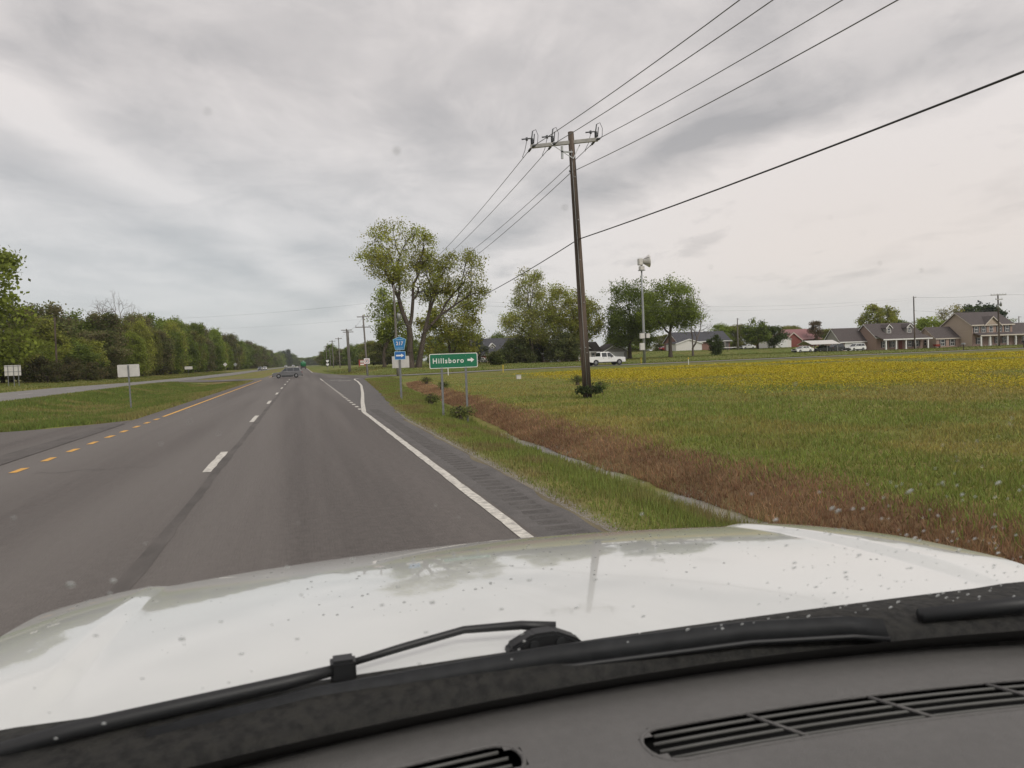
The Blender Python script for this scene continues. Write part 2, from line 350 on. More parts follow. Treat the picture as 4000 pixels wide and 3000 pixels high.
# zone colours (albedo)
GREEN = np.array((.145, .162, .042)); OLIVE = np.array((.185, .165, .052)); BROWN = np.array((.18, .110, .066)); DIRT = np.array((.19, .12, .085)); LAWN = np.array((.125, .150, .036)); DRY = np.array((.22, .18, .075)); GREY = np.array((.27, .255, .245)); YELL = np.array((.33, .235, .018))
def mixc(a, b, t): return a+(b-a)*t[..., None]
def yellow_mask(x, y):
    e = 18.5+10*(fbm(x, y, 18, 21)-.5)*2
    bands = fbm(x*.35, y, 7, 33)
    return smooth(x, e-2.0, e+8)*smooth(bands, .26, .55)*(1-smooth(y, 80, 87))*(y < 95)
def zone_col(x, y):
    n = fbm(x, y, 5, 11); n2 = fbm(x, y, 1.4, 17)
    c = mixc(GREEN[None]*np.ones(x.shape+(1,)), OLIVE[None], smooth(n, .35, .65))
    # right-hand bank killed by spray, grey ditch bottom, dry strip beside the pavement
    dx = x-ditch_x(y)
    bank = smooth(dx, .35, .75)*(1-smooth(dx, 1.0, 1.7+1.4*n))*(y < 75)*smooth(76-y, 0, 14)
    c = mixc(c, BROWN[None], bank*(x > 3)*(.75+.25*n2))
    c = mixc(c, GREY[None], (np.exp(-((dx-.13+.3*(n2-.5))/.30)**4)*smooth(24-y, 0, 6)*(x > 3)*smooth(fbm(x*.6, y, 2.6, 71), .34, .6)))
    edge = (1-smooth(x-paved(y), .02, .18+.35*n))*(x > 2.4)*(y < 90)
    c = mixc(c, np.array((.17, .145, .11))[None], edge*.85)
    verge = smooth(x-paved(y), .3, .7)*(1-smooth(x-paved(y), 1.1, 1.6))*(y < 90)*smooth(n2, .35, .7)
    c = mixc(c, DRY[None], verge*.55)
    yl = yellow_mask(x, y)
    c = mixc(c, np.array((.25, .21, .03))[None], yl*.8)
    lawn = smooth(y, 106, 108)*(x > 3)
    c = mixc(c, mixc(LAWN[None]*np.ones(x.shape+(1,)), np.array((.17, .16, .05))[None], smooth(n, .45, .7)), lawn)
    med = ((x < -6) & (x > -17))*1.
    c = mixc(c, DIRT[None], med*np.exp(-((x+11+2*(n-.5))/1.6)**2)*smooth(n2, .42, .66)*.8)
    c = mixc(c, DRY[None], med*(1-smooth(-x, 6.2, 7.6))*.6)
    far = smooth(np.hypot(x, y), 400, 1200)
    return mixc(c, np.array((.10, .12, .04))[None], far)

def axis(segs):
    out = []
    for a, b, st in segs: out += list(np.arange(a, b, st))
    out.append(segs[-1][1]); return np.array(out)
gx = axis([(-6000, -600, 600), (-600, -120, 40), (-120, -30, 6), (-30, -5, .8), (-5, 2.4, 1.85), (2.4, 9, .2), (9, 30, .75), (30, 240, 3), (240, 600, 30), (600, 6000, 600)])
gy = axis([(-300, -20, 20), (-20, 4, 2), (4, 40, .5), (40, 130, 1.), (130, 260, 3), (260, 800, 30), (800, 9000, 600)])
GX, GY = np.meshgrid(gx, gy); nxg, nyg = len(gx), len(gy)
xf, yf = GX.ravel(), GY.ravel()
V = np.stack([xf, yf, terr(xf, yf)], 1)
ii = (np.arange(nyg-1)[:, None]*nxg+np.arange(nxg-1)[None]).ravel()
F = np.stack([ii, ii+1, ii+1+nxg, ii+nxg], 1)
tag(link(np_mesh('ground', V, F, zone_col(xf, yf), True), 'ground', M['ground']), kind='structure')

# ---------------------------------------------------------------- roads
def strip(name, ys, xl, xr, z, m, parent=None, cols=None):
    """road sheet between two edges sampled along y"""
    cols = cols or [0, 1]; n = len(cols); vs = []
    for y in ys:
        a, b = xl(y), xr(y)
        for c in cols: vs.append((a+(b-a)*c, y, z(y) if callable(z) else z))
    fs = [(i*n+k, i*n+k+1, (i+1)*n+k+1, (i+1)*n+k) for i in range(len(ys)-1) for k in range(n-1)]
    return link(np_mesh(name, vs, fs), name, m, parent)
ysr = sorted(set(list(np.arange(-60, 60, 4.))+list(np.arange(60, 130, 2.))+list(np.arange(130, 260, 10.))+list(np.arange(260, 2600, 60.))))
hw = tag(strip('highway', ysr, lambda y: -6.2, lambda y: 2.24, 0., M['asphalt'], cols=[0, .25, .5, .75, 1]), kind='structure')
# shoulder with milled rumble grooves, the paved edge and the turn-lane flare
rows = list(np.arange(-20, 4, 1.))+list(np.arange(4, 46, .075))+list(np.arange(46, 96.6, 1.))
sv, sf = [], []
for y in rows:
    ph = (y/.30) % 1.; g = -.014 if (ph < .5 and 4 < y < 30) else 0.
    e = float(paved(y)); n1 = .05*math.sin(y*1.3)+.04*math.sin(y*3.1+1)
    a0, a1 = 2.40, 2.78
    for x, z in ((2.24, 0), (a0, 0), (a0+.02, g), (a1-.02, g), (a1, 0), (max(e+n1, 2.86), -.004), (max(e+n1, 2.86)+.03, -.06)): sv.append((x, y, z))
for i in range(len(rows)-1):
    for k in range(6): a = i*7+k; sf.append((a, a+1, a+8, a+7))
shm = np_mesh('road_shoulder', sv, sf); shm.materials.append(M['shoulder']); shm.materials.append(mat('rumble_groove_shade', (.101, .094, .090), .9, var=.2, scale=3, bump=.4, bscale=60, spec=.2, speck=.3))  # groove floors coloured darker in place of shade that hardly shows there
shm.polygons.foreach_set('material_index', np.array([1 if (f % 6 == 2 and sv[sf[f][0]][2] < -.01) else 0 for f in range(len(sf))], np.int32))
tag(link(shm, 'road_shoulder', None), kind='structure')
# mouth of the side road, and the side road itself
mouth = MB(); pts = [(2.24, 96.6), (paved(96.6), 96.6), (13, 97.6), (18, 98), (18, 104.8), (13, 105.4), (9.4, 110), (7.2, 118), (5.8, 127.6), (4.1, 150), (3.0, 177), (2.24, 190)]
mouth.add([(x, y, .002) for x, y in pts], [tuple(range(len(pts)))])
tag(mouth.build('junction_mouth', M['asphalt'], fix=False), kind='structure')
def sr_y(x): return float(np.interp(x, [10, 36, 70, 120, 400], [0, -.5, .5, .6, 3]))
sxs = np.arange(13, 420, 6.); vs = []
for x in sxs:
    ez = .008+.17*float(smooth(x, 14, 32)); vs += [(x, 98.0+sr_y(x), ez), (x, 104.8+sr_y(x), ez)]
tag(link(np_mesh('side_road', vs, [(2*i, 2*i+2, 2*i+3, 2*i+1) for i in range(len(sxs)-1)]), 'side_road', M['asphalt_light']), kind='structure')
opp = tag(strip('opposite_carriageway', ysr, lambda y: -25.6, lambda y: -17., lambda y: float(opp_z(y))+.004, M['asphalt_light'], cols=[0, .5, 1]), kind='structure')
def cross_sheet(name, y0, y1, flare, m):
    vs, fs = [], []; n = 13
    for i in range(n):
        t = i/(n-1); x = -6.2-10.9*t; k = flare*(abs(t-.5)*2)**3
        z = .006+float(opp_z((y0+y1)/2))*float(smooth(-x, 12.5, 16.5))
        vs += [(x, y0-k, z), (x, y1+k, z)]
    fs = [(2*i, 2*i+1, 2*i+3, 2*i+2) for i in range(n-1)]
    return tag(link(np_mesh(name, vs, fs), name, m), kind='structure')
cross_sheet('median_crossover', 4., 27.8, 3.2, M['asphalt'])
cross_sheet('junction_crossover', 109.5, 124., 3.5, M['asphalt'])
# dark worn joint between the lanes and along the crossover
strip('pavement_seam', list(np.arange(-10, 110, .5)), lambda y: -1.62+.02*math.sin(y*.7), lambda y: -1.47+.010*math.sin(y*.31)+.012*math.sin(y*1.7)+.010*math.sin(y*5.1), .003, M['seam'], hw)
strip('pavement_seam', list(np.arange(8, 30, 1.5)), lambda y: -6.55-.02*(30-y), lambda y: -6.05, .011, M['seam'], hw)
for k in range(9):                                              # sealed cracks wandering across the lanes
    yc = 6.5+k*9.3+random.uniform(-2, 2); xa = random.uniform(-5, -2.2) if k % 2 else random.uniform(-1.2, .3); n_ = 26; ln = random.uniform(1.2, 2.6); pts_ = []
    for i in range(n_): pts_.append((xa+ln*i/(n_-1), yc+.10*math.sin(i*.7+k)+random.uniform(-.04, .04)))
    vs = []
    for x, y in pts_: w_ = random.uniform(.006, .016); vs += [(x, y-w_, .0045), (x, y+w_, .0045)]
    link(np_mesh('sealed_crack', vs, [(2*i, 2*i+2, 2*i+3, 2*i+1) for i in range(n_-1)]), 'sealed_crack', M['seam'], hw)
# painted markings, each its own sheet
def mark(name, x0, x1, y0, y1, m, parent=hw, z=.006, jag=.0, seed=0):
    r = random.Random(seed+int(y0*10)); n = max(2, int((y1-y0)/.4)+1)
    vs = []
    for i in range(n):
        y = y0+(y1-y0)*i/(n-1); vs += [(x0+r.uniform(-jag, jag), y+r.uniform(-jag, jag), z), (x1+r.uniform(-jag, jag), y+r.uniform(-jag, jag), z)]
    return link(np_mesh(name, vs, [(2*i, 2*i+1, 2*i+3, 2*i+2) for i in range(n-1)]), name, m, parent)
for k in range(-1, 8): mark('lane_dash', -1.79, -1.64, 14.25+12.2*k, 17.5+12.2*k, M['paint'], jag=.012)
for k in range(12): mark('lane_dash', -1.79, -1.64, 134+12.2*k, 137.2+12.2*k, M['paint'])
for k in range(-3, 9): mark('yellow_dot', -5.42, -5.27, 16.15+1.78*k, 16.85+1.78*k, M['ypaint'], jag=.01)
mark('yellow_edge_line', -5.42, -5.28, 32.2, 106, M['ypaint'], jag=.008); mark('yellow_edge_line', -5.42, -5.28, 130, 700, M['ypaint'])
mark('edge_line', 2.05, 2.185, -20, 28.6, M['paint'], jag=.008)
for k in range(30): mark('turn_lane_dot', 2.04, 2.18, 30.0+1.85*k, 30.75+1.85*k, M['paint'], jag=.008)
mark('turn_lane_line', 2.04, 2.18, 85.6, 100, M['paint'], jag=.008)
tl = [(2.13, 28.6), (2.6, 35.5), (3.4, 46), (4.5, 62), (5.2, 76), (5.42, 84), (5.75, 89), (6.5, 92.3), (7.8, 94.6)]
vs = []
for i, (x, y) in enumerate(tl):
    a = Vector(tl[max(i-1, 0)]); b = Vector(tl[min(i+1, len(tl)-1)]); d = (b-a).normalized(); nrm = Vector((d.y, -d.x))
    vs += [(x-nrm.x*.085, y-nrm.y*.085, .009), (x+nrm.x*.085, y+nrm.y*.085, .009)]
link(np_mesh('turn_lane_edge_line', vs, [(2*i, 2*i+1, 2*i+3, 2*i+2) for i in range(len(tl)-1)]), 'turn_lane_edge_line', M['paint'], hw)
for (x0, x1, y0, y1) in ((2.9, 4.1, 86.2, 86.9), (3.6, 4.9, 81.5, 82.2)): mark('turn_arrow_stroke', x0, x1, y0, y1, M['paint'], jag=.02)
mark('edge_line', 2.03, 2.19, 178, 700, M['paint'])
for k in range(26): mark('lane_dash', -21.4, -21.25, 30+12.2*k, 33.2+12.2*k, M['paint'], opp, z=float(opp_z(31+12.2*k))+.012)

# ---------------------------------------------------------------- grass, flowers, stones
def blades(name, x, y, h, w, col, label, cat, lean=.35, m=None, z=None):
    n = len(x); z = terr(x, y) if z is None else z
    a = rng.uniform(0, 2*np.pi, n); l = rng.normal(0, lean, n)*h; b = rng.uniform(0, 2*np.pi, n)
    dx, dy = np.cos(a)*w/2, np.sin(a)*w/2
    base = np.stack([x, y, z-.01], 1)
    off = np.stack([dx, dy, 0*dx], 1); top = np.stack([np.cos(b)*l, np.sin(b)*l, h], 1)
    V = np.empty((n*3, 3)); V[0::3] = base-off; V[1::3] = base+off; V[2::3] = base+top
    C = np.repeat(col, 3, 0)
    F = np.arange(n*3).reshape(n, 3)
    return tag(link(np_mesh(name, V, F, C), name, m or M['blade']), label, cat, kind='stuff')
def jitter(c, s=.16): return c*np.clip(1+rng.normal(0, s, (len(c), 1)), .45, 1.8)*(1+rng.normal(0, .06, (len(c), 3)))
def polar(n, rmin, rmax, a0, a1, p=1.25):
    """more plants close to the road user's side of the field, fewer and larger ones far off"""
    u = rng.uniform(0, 1, n); r = (rmin**(1-p)+(rmax**(1-p)-rmin**(1-p))*u)**(1/(1-p)) if p != 1 else rmin*(rmax/rmin)**u
    a = rng.uniform(a0, a1, n); return r*np.sin(a), r*np.cos(a), r
# verge between pavement and ditch
n = 90000; yv = 5+85*rng.uniform(0, 1, n)**2.2; u = rng.uniform(0, 1, n)
pe = paved(yv)+.05; de = np.maximum(ditch_x(yv)-.12+.22*(fbm(yv*0+3, yv, 1.7, 73)-.5)*2, pe+.5); xv = pe+(de-pe)*u
keep = rng.uniform(0, 1, n) < np.clip(.4+1.5*u, 0, 1); xv, yv, u = xv[keep], yv[keep], u[keep]
nz = fbm(xv, yv, 1.3, 41); c = mixc(np.array((.19, .225, .055))[None]*np.ones((len(xv), 1)), DRY[None], smooth(nz+.22*(1-u), .56, .84))
blades('verge_grass', xv, yv, (.05+.17*u*(.5+nz))*rng.uniform(.5, 1.3, len(xv)), .008+.0009*yv, jitter(c), 'green and straw-coloured verge grass between the pavement and the ditch', 'grass')
# reddish dead bank
n = 80000; yv = 5.2+64*rng.uniform(0, 1, n)**2.0; dx = .36+2.2*rng.uniform(0, 1, n)**1.5; xv = ditch_x(yv)+dx-.2*(fbm(yv*0+9, yv, 1.3, 75)-.3)
nz = fbm(xv, yv, 1.5, 43); k = rng.uniform(0, 1, n) < 1-smooth(dx, .7+1.2*nz, 1.5+1.4*nz); xv, yv, nz = xv[k], yv[k], nz[k]
c = mixc(np.array((.25, .150, .086))[None]*np.ones((len(xv), 1)), np.array((.35, .225, .125))[None], smooth(nz, .4, .75))
blades('dead_grass', xv, yv, rng.uniform(.03, .13, len(xv)), .008+.0009*yv, jitter(c), 'reddish brown dead grass on the far bank of the roadside ditch', 'grass', .5)
# field grass
xv, yv, r = polar(290000, 6.2, 130, R(3), R(62), 1.15)
k = (xv > ditch_x(yv)+.8) & (yv < 95.5) & (xv > 6.2); k &= rng.uniform(0, 1, len(xv)) < smooth(xv-ditch_x(yv), .8, 2.2)
xv, yv, r = xv[k], yv[k], r[k]; nz = fbm(xv, yv, 4., 45); n2 = fbm(xv, yv, 1.1, 47)
c = mixc(np.array((.205, .245, .055))[None]*np.ones((len(xv), 1)), np.array((.30, .262, .078))[None], smooth(nz, .38, .64)); c = mixc(c, DRY[None], (rng.uniform(0, 1, len(xv)) < .10)*.7)
blades('field_grass', xv, yv, (.04+.12*n2)*rng.uniform(.6, 1.25, len(xv))*np.interp(yv, [35, 60, 84, 94], [1, .6, .5, .25]), .008+.0012*r, jitter(c, .14), 'rough green meadow grass filling the field around the leaning pole', 'grass', .55)
# yellow flowers
xv, yv, r = polar(640000, 17, 150, R(8), R(64), .75); k = (rng.uniform(0, 1, len(xv)) < yellow_mask(xv, yv)*1.0) & (yv < 94)
xv, yv, r = xv[k], yv[k], r[k]; n = len(xv)
zz = terr(xv, yv)+(.16+.10*rng.uniform(-1, 1, n))*np.interp(yv, [35, 60, 84], [1, .6, .5]); s_ = (.009+.00055*r)*rng.uniform(.6, 1.3, n)
a = rng.uniform(0, 2*np.pi, n); t1 = np.stack([np.cos(a), np.sin(a), rng.normal(0, .3, n)], 1)*s_[:, None]; t2 = np.stack([-np.sin(a), np.cos(a), rng.normal(0, .5, n)], 1)*s_[:, None]
P = np.stack([xv, yv, zz], 1); V = np.empty((n*4, 3)); V[0::4] = P-t1; V[1::4] = P-t2*.8; V[2::4] = P+t1; V[3::4] = P+t2*.8
c = jitter(np.array((.42, .345, .025))[None]*np.ones((n, 1)), .18)
tag(link(np_mesh('yellow_wildflowers', V, np.arange(n*4).reshape(n, 4), np.repeat(c, 4, 0)), 'yellow_wildflowers', M['blade']), 'dense yellow wildflowers blooming across the meadow', 'flowers', kind='stuff')
# median grass
n = 90000; yv = 28+77*rng.uniform(0, 1, n)**1.6; xv = rng.uniform(-17, -6.3, n); nz = fbm(xv, yv, 2., 51)
k = (yv > 28.1+3.2*np.abs((-(xv+6.2)/10.9-.5)*2)**3+.25*np.sin(xv*2.1)) & (rng.uniform(0, 1, n) < 1-.75*np.exp(-((xv+11)/1.5)**2)*smooth(nz, .4, .6)); xv, yv, nz = xv[k], yv[k], nz[k]
c = mixc(np.array((.14, .18, .042))[None]*np.ones((len(xv), 1)), np.array((.23, .21, .075))[None], smooth(nz+.3*(1-smooth(-xv, 6.3, 8)), .45, .7))
blades('median_grass', xv, yv, rng.uniform(.07, .2, len(xv)), .012+.0011*np.hypot(xv, yv), jitter(c), 'mown green grass with bare patches in the highway median', 'grass')
# lawn tufts beyond the side road and along the wood
xv = np.concatenate([rng.uniform(5, 210, 70000), rng.uniform(-38, -26, 20000)]); yv = np.concatenate([107.5+110*rng.uniform(0, 1, 70000)**1.7, 60+260*rng.uniform(0, 1, 20000)**1.3])
k = (xv > paved(np.minimum(yv, 199))+.6) | (xv < 0); xv, yv = xv[k], yv[k]; nz = fbm(xv, yv, 9, 55)
c = mixc(np.array((.125, .155, .035))[None]*np.ones((len(xv), 1)), np.array((.20, .185, .055))[None], smooth(nz, .42, .66))
blades('lawn_grass', xv, yv, rng.uniform(.05, .16, len(xv)), .05+.0008*np.hypot(xv, yv), jitter(c, .15), 'short lawn grass in front of the houses beyond the side road', 'grass')
# stones: grey ditch bottom and loose gravel at the pavement edge
def stones(name, x, y, s, label, z=None):
    n = len(x); z = terr(x, y) if z is None else z
    T = np.array([(1, 0, -.3), (-.5, .87, -.3), (-.5, -.87, -.3), (0.1, 0, .65)]); a = rng.uniform(0, 6.28, n); ca_, sa_ = np.cos(a), np.sin(a)
    V = np.empty((n*4, 3))
    for i in range(4):
        t = T[i]*1.; V[i::4, 0] = x+(t[0]*ca_-t[1]*sa_)*s; V[i::4, 1] = y+(t[0]*sa_+t[1]*ca_)*s; V[i::4, 2] = z+t[2]*s
    i = np.arange(n)*4; F = np.concatenate([np.stack([i, i+1, i+3], 1), np.stack([i+1, i+2, i+3], 1), np.stack([i+2, i, i+3], 1)])
    return tag(link(np_mesh(name, V, F), name, M['gravel']), label, 'gravel', kind='stuff')
yv = 4+24*rng.uniform(0, 1, 9000)**1.5; xv = paved(yv)+.02+np.abs(rng.normal(0, .10, 9000)); stones('edge_gravel', xv, yv, rng.uniform(.004, .012, 9000), 'loose gravel crumbs along the ragged pavement edge')
yv = 4.5+18*rng.uniform(0, 1, 9000)**1.3; xv = ditch_x(yv)+.12+rng.normal(0, .17, 9000); k = rng.uniform(0, 1, 9000) < smooth(fbm(xv*.6, yv, 2.6, 71), .36, .6); xv, yv = xv[k], yv[k]; stones('ditch_gravel', xv, yv, rng.uniform(.006, .032, len(xv))*rng.uniform(.4, 1, len(xv)), 'pale grey gravel in the bottom of the roadside ditch')

# ---------------------------------------------------------------- trees
def grow(tips, root, trunk_top, r0, seed, up_bias=.12):
    rr = np.random.default_rng(seed); segs = []; NT = len(tips)
    def rad(n): return max(.018, r0*(n/NT)**.55)
    def rec(p, idx, depth):
        pts = tips[idx]; n = len(idx)
        if n == 1: segs.append((p, pts[0], rad(1)*1.0, .012)); return
        c = pts.mean(0); d = pts-c; ax = np.linalg.svd(d, full_matrices=False)[2][0] if n > 2 else d[0]+1e-6
        pr_ = d @ ax; o = np.argsort(pr_); kcut = int(np.clip(n*rr.uniform(.35, .65), 1, n-1))
        for part in (idx[o[:kcut]], idx[o[kcut:]]):
            cc = tips[part].mean(0); m = len(part)
            f = rr.uniform(.34, .52) if m > 2 else rr.uniform(.55, .8)
            q_ = p+(cc-p)*f; L_ = np.linalg.norm(q_-p); q_ = q_+rr.normal(0, .07, 3)*L_; q_[2] += up_bias*L_*(.4 if m < 6 else -.15)
            mid = (p+q_)/2+rr.normal(0, .06, 3)*L_
            ra, rb = rad(m)*1.08, rad(m)*.9
            segs.append((p, mid, ra, (ra+rb)/2)); segs.append((mid, q_, (ra+rb)/2, rb)); rec(q_, part, depth+1)
    root = np.array(root, float); tt = np.array(trunk_top, float)
    ks = 5; prev = root
    for k in range(ks):
        t = (k+1)/ks; p = root+(tt-root)*t+(rr.normal(0, .05, 3)*r0*2 if k < ks-1 else 0)
        fl = 1+.55*(1-k/ks)**4; f2 = 1+.55*(1-(k+1)/ks)**4
        segs.append((prev, p, r0*fl, r0*f2)); prev = p
    rec(tt, np.arange(NT), 0); return segs
def segs_mesh(name, segs, sides=5):
    S = np.array([np.concatenate([a, b, [ra, rb]]) for a, b, ra, rb in segs]); n = len(S)
    A, B, ra, rb = S[:, :3], S[:, 3:6], S[:, 6], S[:, 7]; T = B-A; T = T/np.maximum(np.linalg.norm(T, axis=1, keepdims=True), 1e-6)
    ref = np.where(np.abs(T[:, 2:3]) < .9, np.array([[0, 0, 1.]]), np.array([[1., 0, 0]])); U = np.cross(T, ref); U /= np.linalg.norm(U, axis=1, keepdims=True); W = np.cross(T, U)
    V = np.empty((n, 2*sides, 3))
    for k in range(sides):
        a = 2*math.pi*k/sides; D = U*math.cos(a)+W*math.sin(a); V[:, k] = A+D*ra[:, None]; V[:, sides+k] = B+D*rb[:, None]
    base = (np.arange(n)*2*sides)[:, None]; F = np.concatenate([np.concatenate([base+k, base+(k+1) % sides, base+sides+(k+1) % sides, base+sides+k], 1) for k in range(sides)])
    return np_mesh(name, V.reshape(-1, 3), F, None, True)
def leaves_mesh(name, tips, per, spread, size, col, seed, varc=.3, col2=None):
    rr = np.random.default_rng(seed); n = len(tips)*per
    clump = rr.normal(0, 1, (len(tips), 1))
    P = np.repeat(tips, per, 0)+rr.normal(0, 1, (n, 3))*spread*np.array([1, 1, .75]); s_ = size*rr.uniform(.5, 1.25, n)
    a = rr.normal(0, 1, (n, 3)); a /= np.linalg.norm(a, axis=1, keepdims=True); b = np.cross(a, rr.normal(0, 1, (n, 3))); b /= np.linalg.norm(b, axis=1, keepdims=True)
    a *= s_[:, None]; b *= (s_*.62)[:, None]
    V = np.empty((n*4, 3)); V[0::4] = P-a; V[1::4] = P-b; V[2::4] = P+a; V[3::4] = P+b
    k = np.clip(1+varc*(.6*np.repeat(clump, per, 0)+.6*rr.normal(0, 1, (n, 1))), .5, 1.7); c = np.array(col)[None]*k
    if col2 is not None:
        t = np.clip(.5+.6*np.repeat(rr.normal(0, 1, (len(tips), 1)), per, 0), 0, 1); c = (np.array(col)[None]*(1-t)+np.array(col2)[None]*t)*k
    return np_mesh(name, V, np.arange(n*4).reshape(n, 4), np.repeat(c, 4, 0))
def crown_tips(lobes, seed, shell=.55, lump=.5):
    """branch tips filling the crown's lobes; about half gather in sprays that break the outline"""
    rr = np.random.default_rng(seed); out = []
    for cx, cy, cz, rx, ry, rz, n in lobes:
        R3 = np.array([rx, ry, rz]); n2 = int(n*lump); n1 = n-n2
        d = rr.normal(0, 1, (n1, 3)); d /= np.linalg.norm(d, axis=1, keepdims=True); rad_ = rr.uniform(0, 1, (n1, 1))**(1/3); rad_ = rad_*(1-shell)+shell*rr.uniform(.6, .98, (n1, 1))*np.where(rr.uniform(0, 1, (n1, 1)) < .75, 1, rad_)
        out.append(np.array([cx, cy, cz])+d*rad_*R3)
        nc = max(3, n2//9); c = rr.normal(0, 1, (nc, 3)); c /= np.linalg.norm(c, axis=1, keepdims=True); c *= rr.uniform(.72, 1.12, (nc, 1)); sg = rr.uniform(.07, .17, nc)
        w = rr.integers(0, nc, n2); out.append(np.array([cx, cy, cz])+(c[w]+rr.normal(0, 1, (n2, 3))*sg[w][:, None])*R3)
    t = np.concatenate(out); t[:, 2] = np.maximum(t[:, 2], .35); return t
def tree(name, label, loc, lobes, trunk_h, r0, seed, per=22, spread=.5, size=.26, col=(.13, .15, .04), col2=None, bark='bark', group=None, top=None, cat='tree', shell=.55, cname='crown', sides=5, lump=.5):
    t = empty(name, loc, 0, label, cat, group); tips = crown_tips(lobes, seed, shell, lump)
    if trunk_h > 0:
        segs = grow(tips, (0, 0, -.25), top or (0, 0, trunk_h), r0, seed+1); link(segs_mesh('trunk', segs, sides), 'trunk', M[bark], t)
    if per: link(leaves_mesh(cname, tips, per, spread, size, col, seed+2, col2=col2), cname, M['leaf'], t)
    return t
SPRING = (.295, .335, .058); OLIV = (.305, .285, .062); MID = (.185, .240, .042); DARK = (.092, .122, .042); FRESH = (.26, .325, .052)
P3 = lambda x, y, dz=0: (x, y, tz(x, y)+dz)
# two tall open trees behind the side road junction
tree('shade_tree', 'tall open-crowned tree with thin spring leaves, straight trunk, beside the side road junction', P3(17.3, 125), [(-1.3, 0, 19.0, 5.6, 5, 5.6, 230), (-3.5, 0, 16.5, 3.6, 3.5, 3.0, 70), (1.8, 0, 15.5, 3.9, 4, 4.8, 120), (2.6, 0, 19.5, 2.6, 3, 3.6, 60)], 6.5, .50, 101, 27, .55, .165, SPRING, OLIV, shell=.4, lump=.48)
tree('shade_tree', 'tall tree leaning away with long spreading limbs and sparse leaves beside the junction', P3(18.6, 125.6), [(7.2, 0, 15.2, 5.0, 4.5, 3.9, 170), (3.6, 0, 14.6, 3.8, 4, 3.8, 110), (9.8, 0, 13.2, 2.9, 3, 2.3, 55)], 4.6, .44, 104, 27, .55, .165, SPRING, OLIV, top=(1.2, 0, 5.6), shell=.4, lump=.48)
tree('yard_tree', 'narrow feathery light green tree growing behind the tall trees by the junction', P3(15.6, 151), [(.3, 0, 10.5, 3.0, 3, 6.0, 190), (3, 1, 8, 3, 3, 4, 80)], 2.8, .34, 107, 30, .55, .2, SPRING, MID)
tree('yard_tree', 'wide olive tree with low drooping limbs behind the green place-name sign', P3(28.5, 148), [(.8, 0, 8.8, 5.6, 5, 5.2, 260), (-3.5, 0, 6, 3.5, 3.5, 3.8, 110), (3.5, 0, 6, 3, 3, 4, 90)], 2.2, .4, 110, 30, .6, .21, OLIV, SPRING)
tree('yard_tree', 'tall thin-topped tree with pale budding leaves in front of the grey house', P3(54.3, 177), [(0, 0, 16.5, 4.8, 4.5, 6.6, 190), (-2.4, 0, 9.5, 5.4, 5, 4.6, 170), (2, 0, 9, 5, 5, 4.6, 130)], 4.2, .46, 113, 36, .68, .2, SPRING, (.31, .29, .11), lump=.35)
tree('yard_tree', 'broad brownish olive tree half hidden by the leaning pole', P3(64.3, 179.5), [(0, 0, 13, 6.6, 6, 6.2, 280), (5.0, 0, 10, 4.8, 5, 5.8, 200), (-4, 0, 8, 4.5, 5, 4.4, 130)], 4, .5, 116, 38, .68, .22, OLIV, SPRING, lump=.35)
for i, (x, y, hh, rx_) in enumerate(((61.2, 173, 7.4, 3.4), (57.0, 182, 6.8, 3.4), (50.5, 178, 6.2, 3.4))):
    tree('dark_shrub_tree', 'low dark evergreen under the olive yard trees', P3(x, y), [(0, 0, hh*.55, rx_, rx_, hh*.42, 170), (rx_*.5, 0, hh*.3, rx_*.8, rx_, hh*.28, 80), (-rx_*.6, 0, hh*.28, rx_*.7, rx_, hh*.26, 80)], 1.2, .24, 119+i*3, 28, .5, .25, (.10, .125, .045), (.14, .145, .055), group='dark evergreens under the yard trees')
tree('yard_tree', 'dense dark green broad tree behind the siren pole', P3(79.6, 175.5), [(.6, 0, 12.4, 6.2, 6, 7.0, 380), (-2.2, 0, 7.5, 4.2, 4, 4.6, 190), (4, 1, 7.5, 4, 4, 4.8, 150)], 3, .5, 130, 36, .65, .22, (.16, .21, .05), MID, lump=.25)
tree('yard_tree', 'rounded bright green tree on a dark single trunk right of the siren pole', P3(84.6, 163.5), [(0.2, 0, 13.0, 6.8, 6, 5.9, 380), (3.2, 0, 9.6, 4.2, 4.5, 3.6, 150), (-3.6, 0, 9.8, 3.8, 4, 3.6, 130)], 5.6, .42, 133, 34, .65, .21, FRESH, MID, lump=.25)
tree('bare_tree', 'leafless grey multi-limbed tree beside the bright green tree', P3(92.2, 166.5), [(1.2, 0, 11, 4.2, 4, 5.2, 240), (2.5, 0, 7, 3.5, 3, 3, 60)], 2.0, .28, 136, 0, bark='bark_grey', shell=.3, sides=4)
def shrub(name, label, loc, lobes, seed, col, col2=None, per=26, spread=.28, size=.17, group=None): return tree(name, label, loc, lobes, .5, .12, seed, per, spread, size, col, col2, group=group, cat='shrub', cname='foliage')
shrub('round_bush', 'dark green egg-shaped bush in front of the white garage', P3(95.1, 160.5), [(0, 0, 2.3, 1.75, 1.7, 2.1, 170)], 140, (.075, .105, .03))
shrub('round_bush', 'rounded green bush on the lawn in front of the brick house', P3(34.4, 135.8), [(0, 0, 1.35, 1.55, 1.5, 1.35, 150)], 143, (.085, .115, .032), (.13, .14, .05))
shrub('tall_bush', 'grey green ragged bush against the brick house', P3(44, 190), [(0, 0, 3.2, 2.6, 2, 3.0, 130)], 146, (.11, .13, .07))
tree('lawn_tree', 'round dark green tree on a short trunk left of the white metal building', P3(125.1, 188.6), [(0, 0, 4.6, 3.7, 3.5, 3.3, 240)], 1.4, .26, 150, 24, .4, .24, DARK, MID)
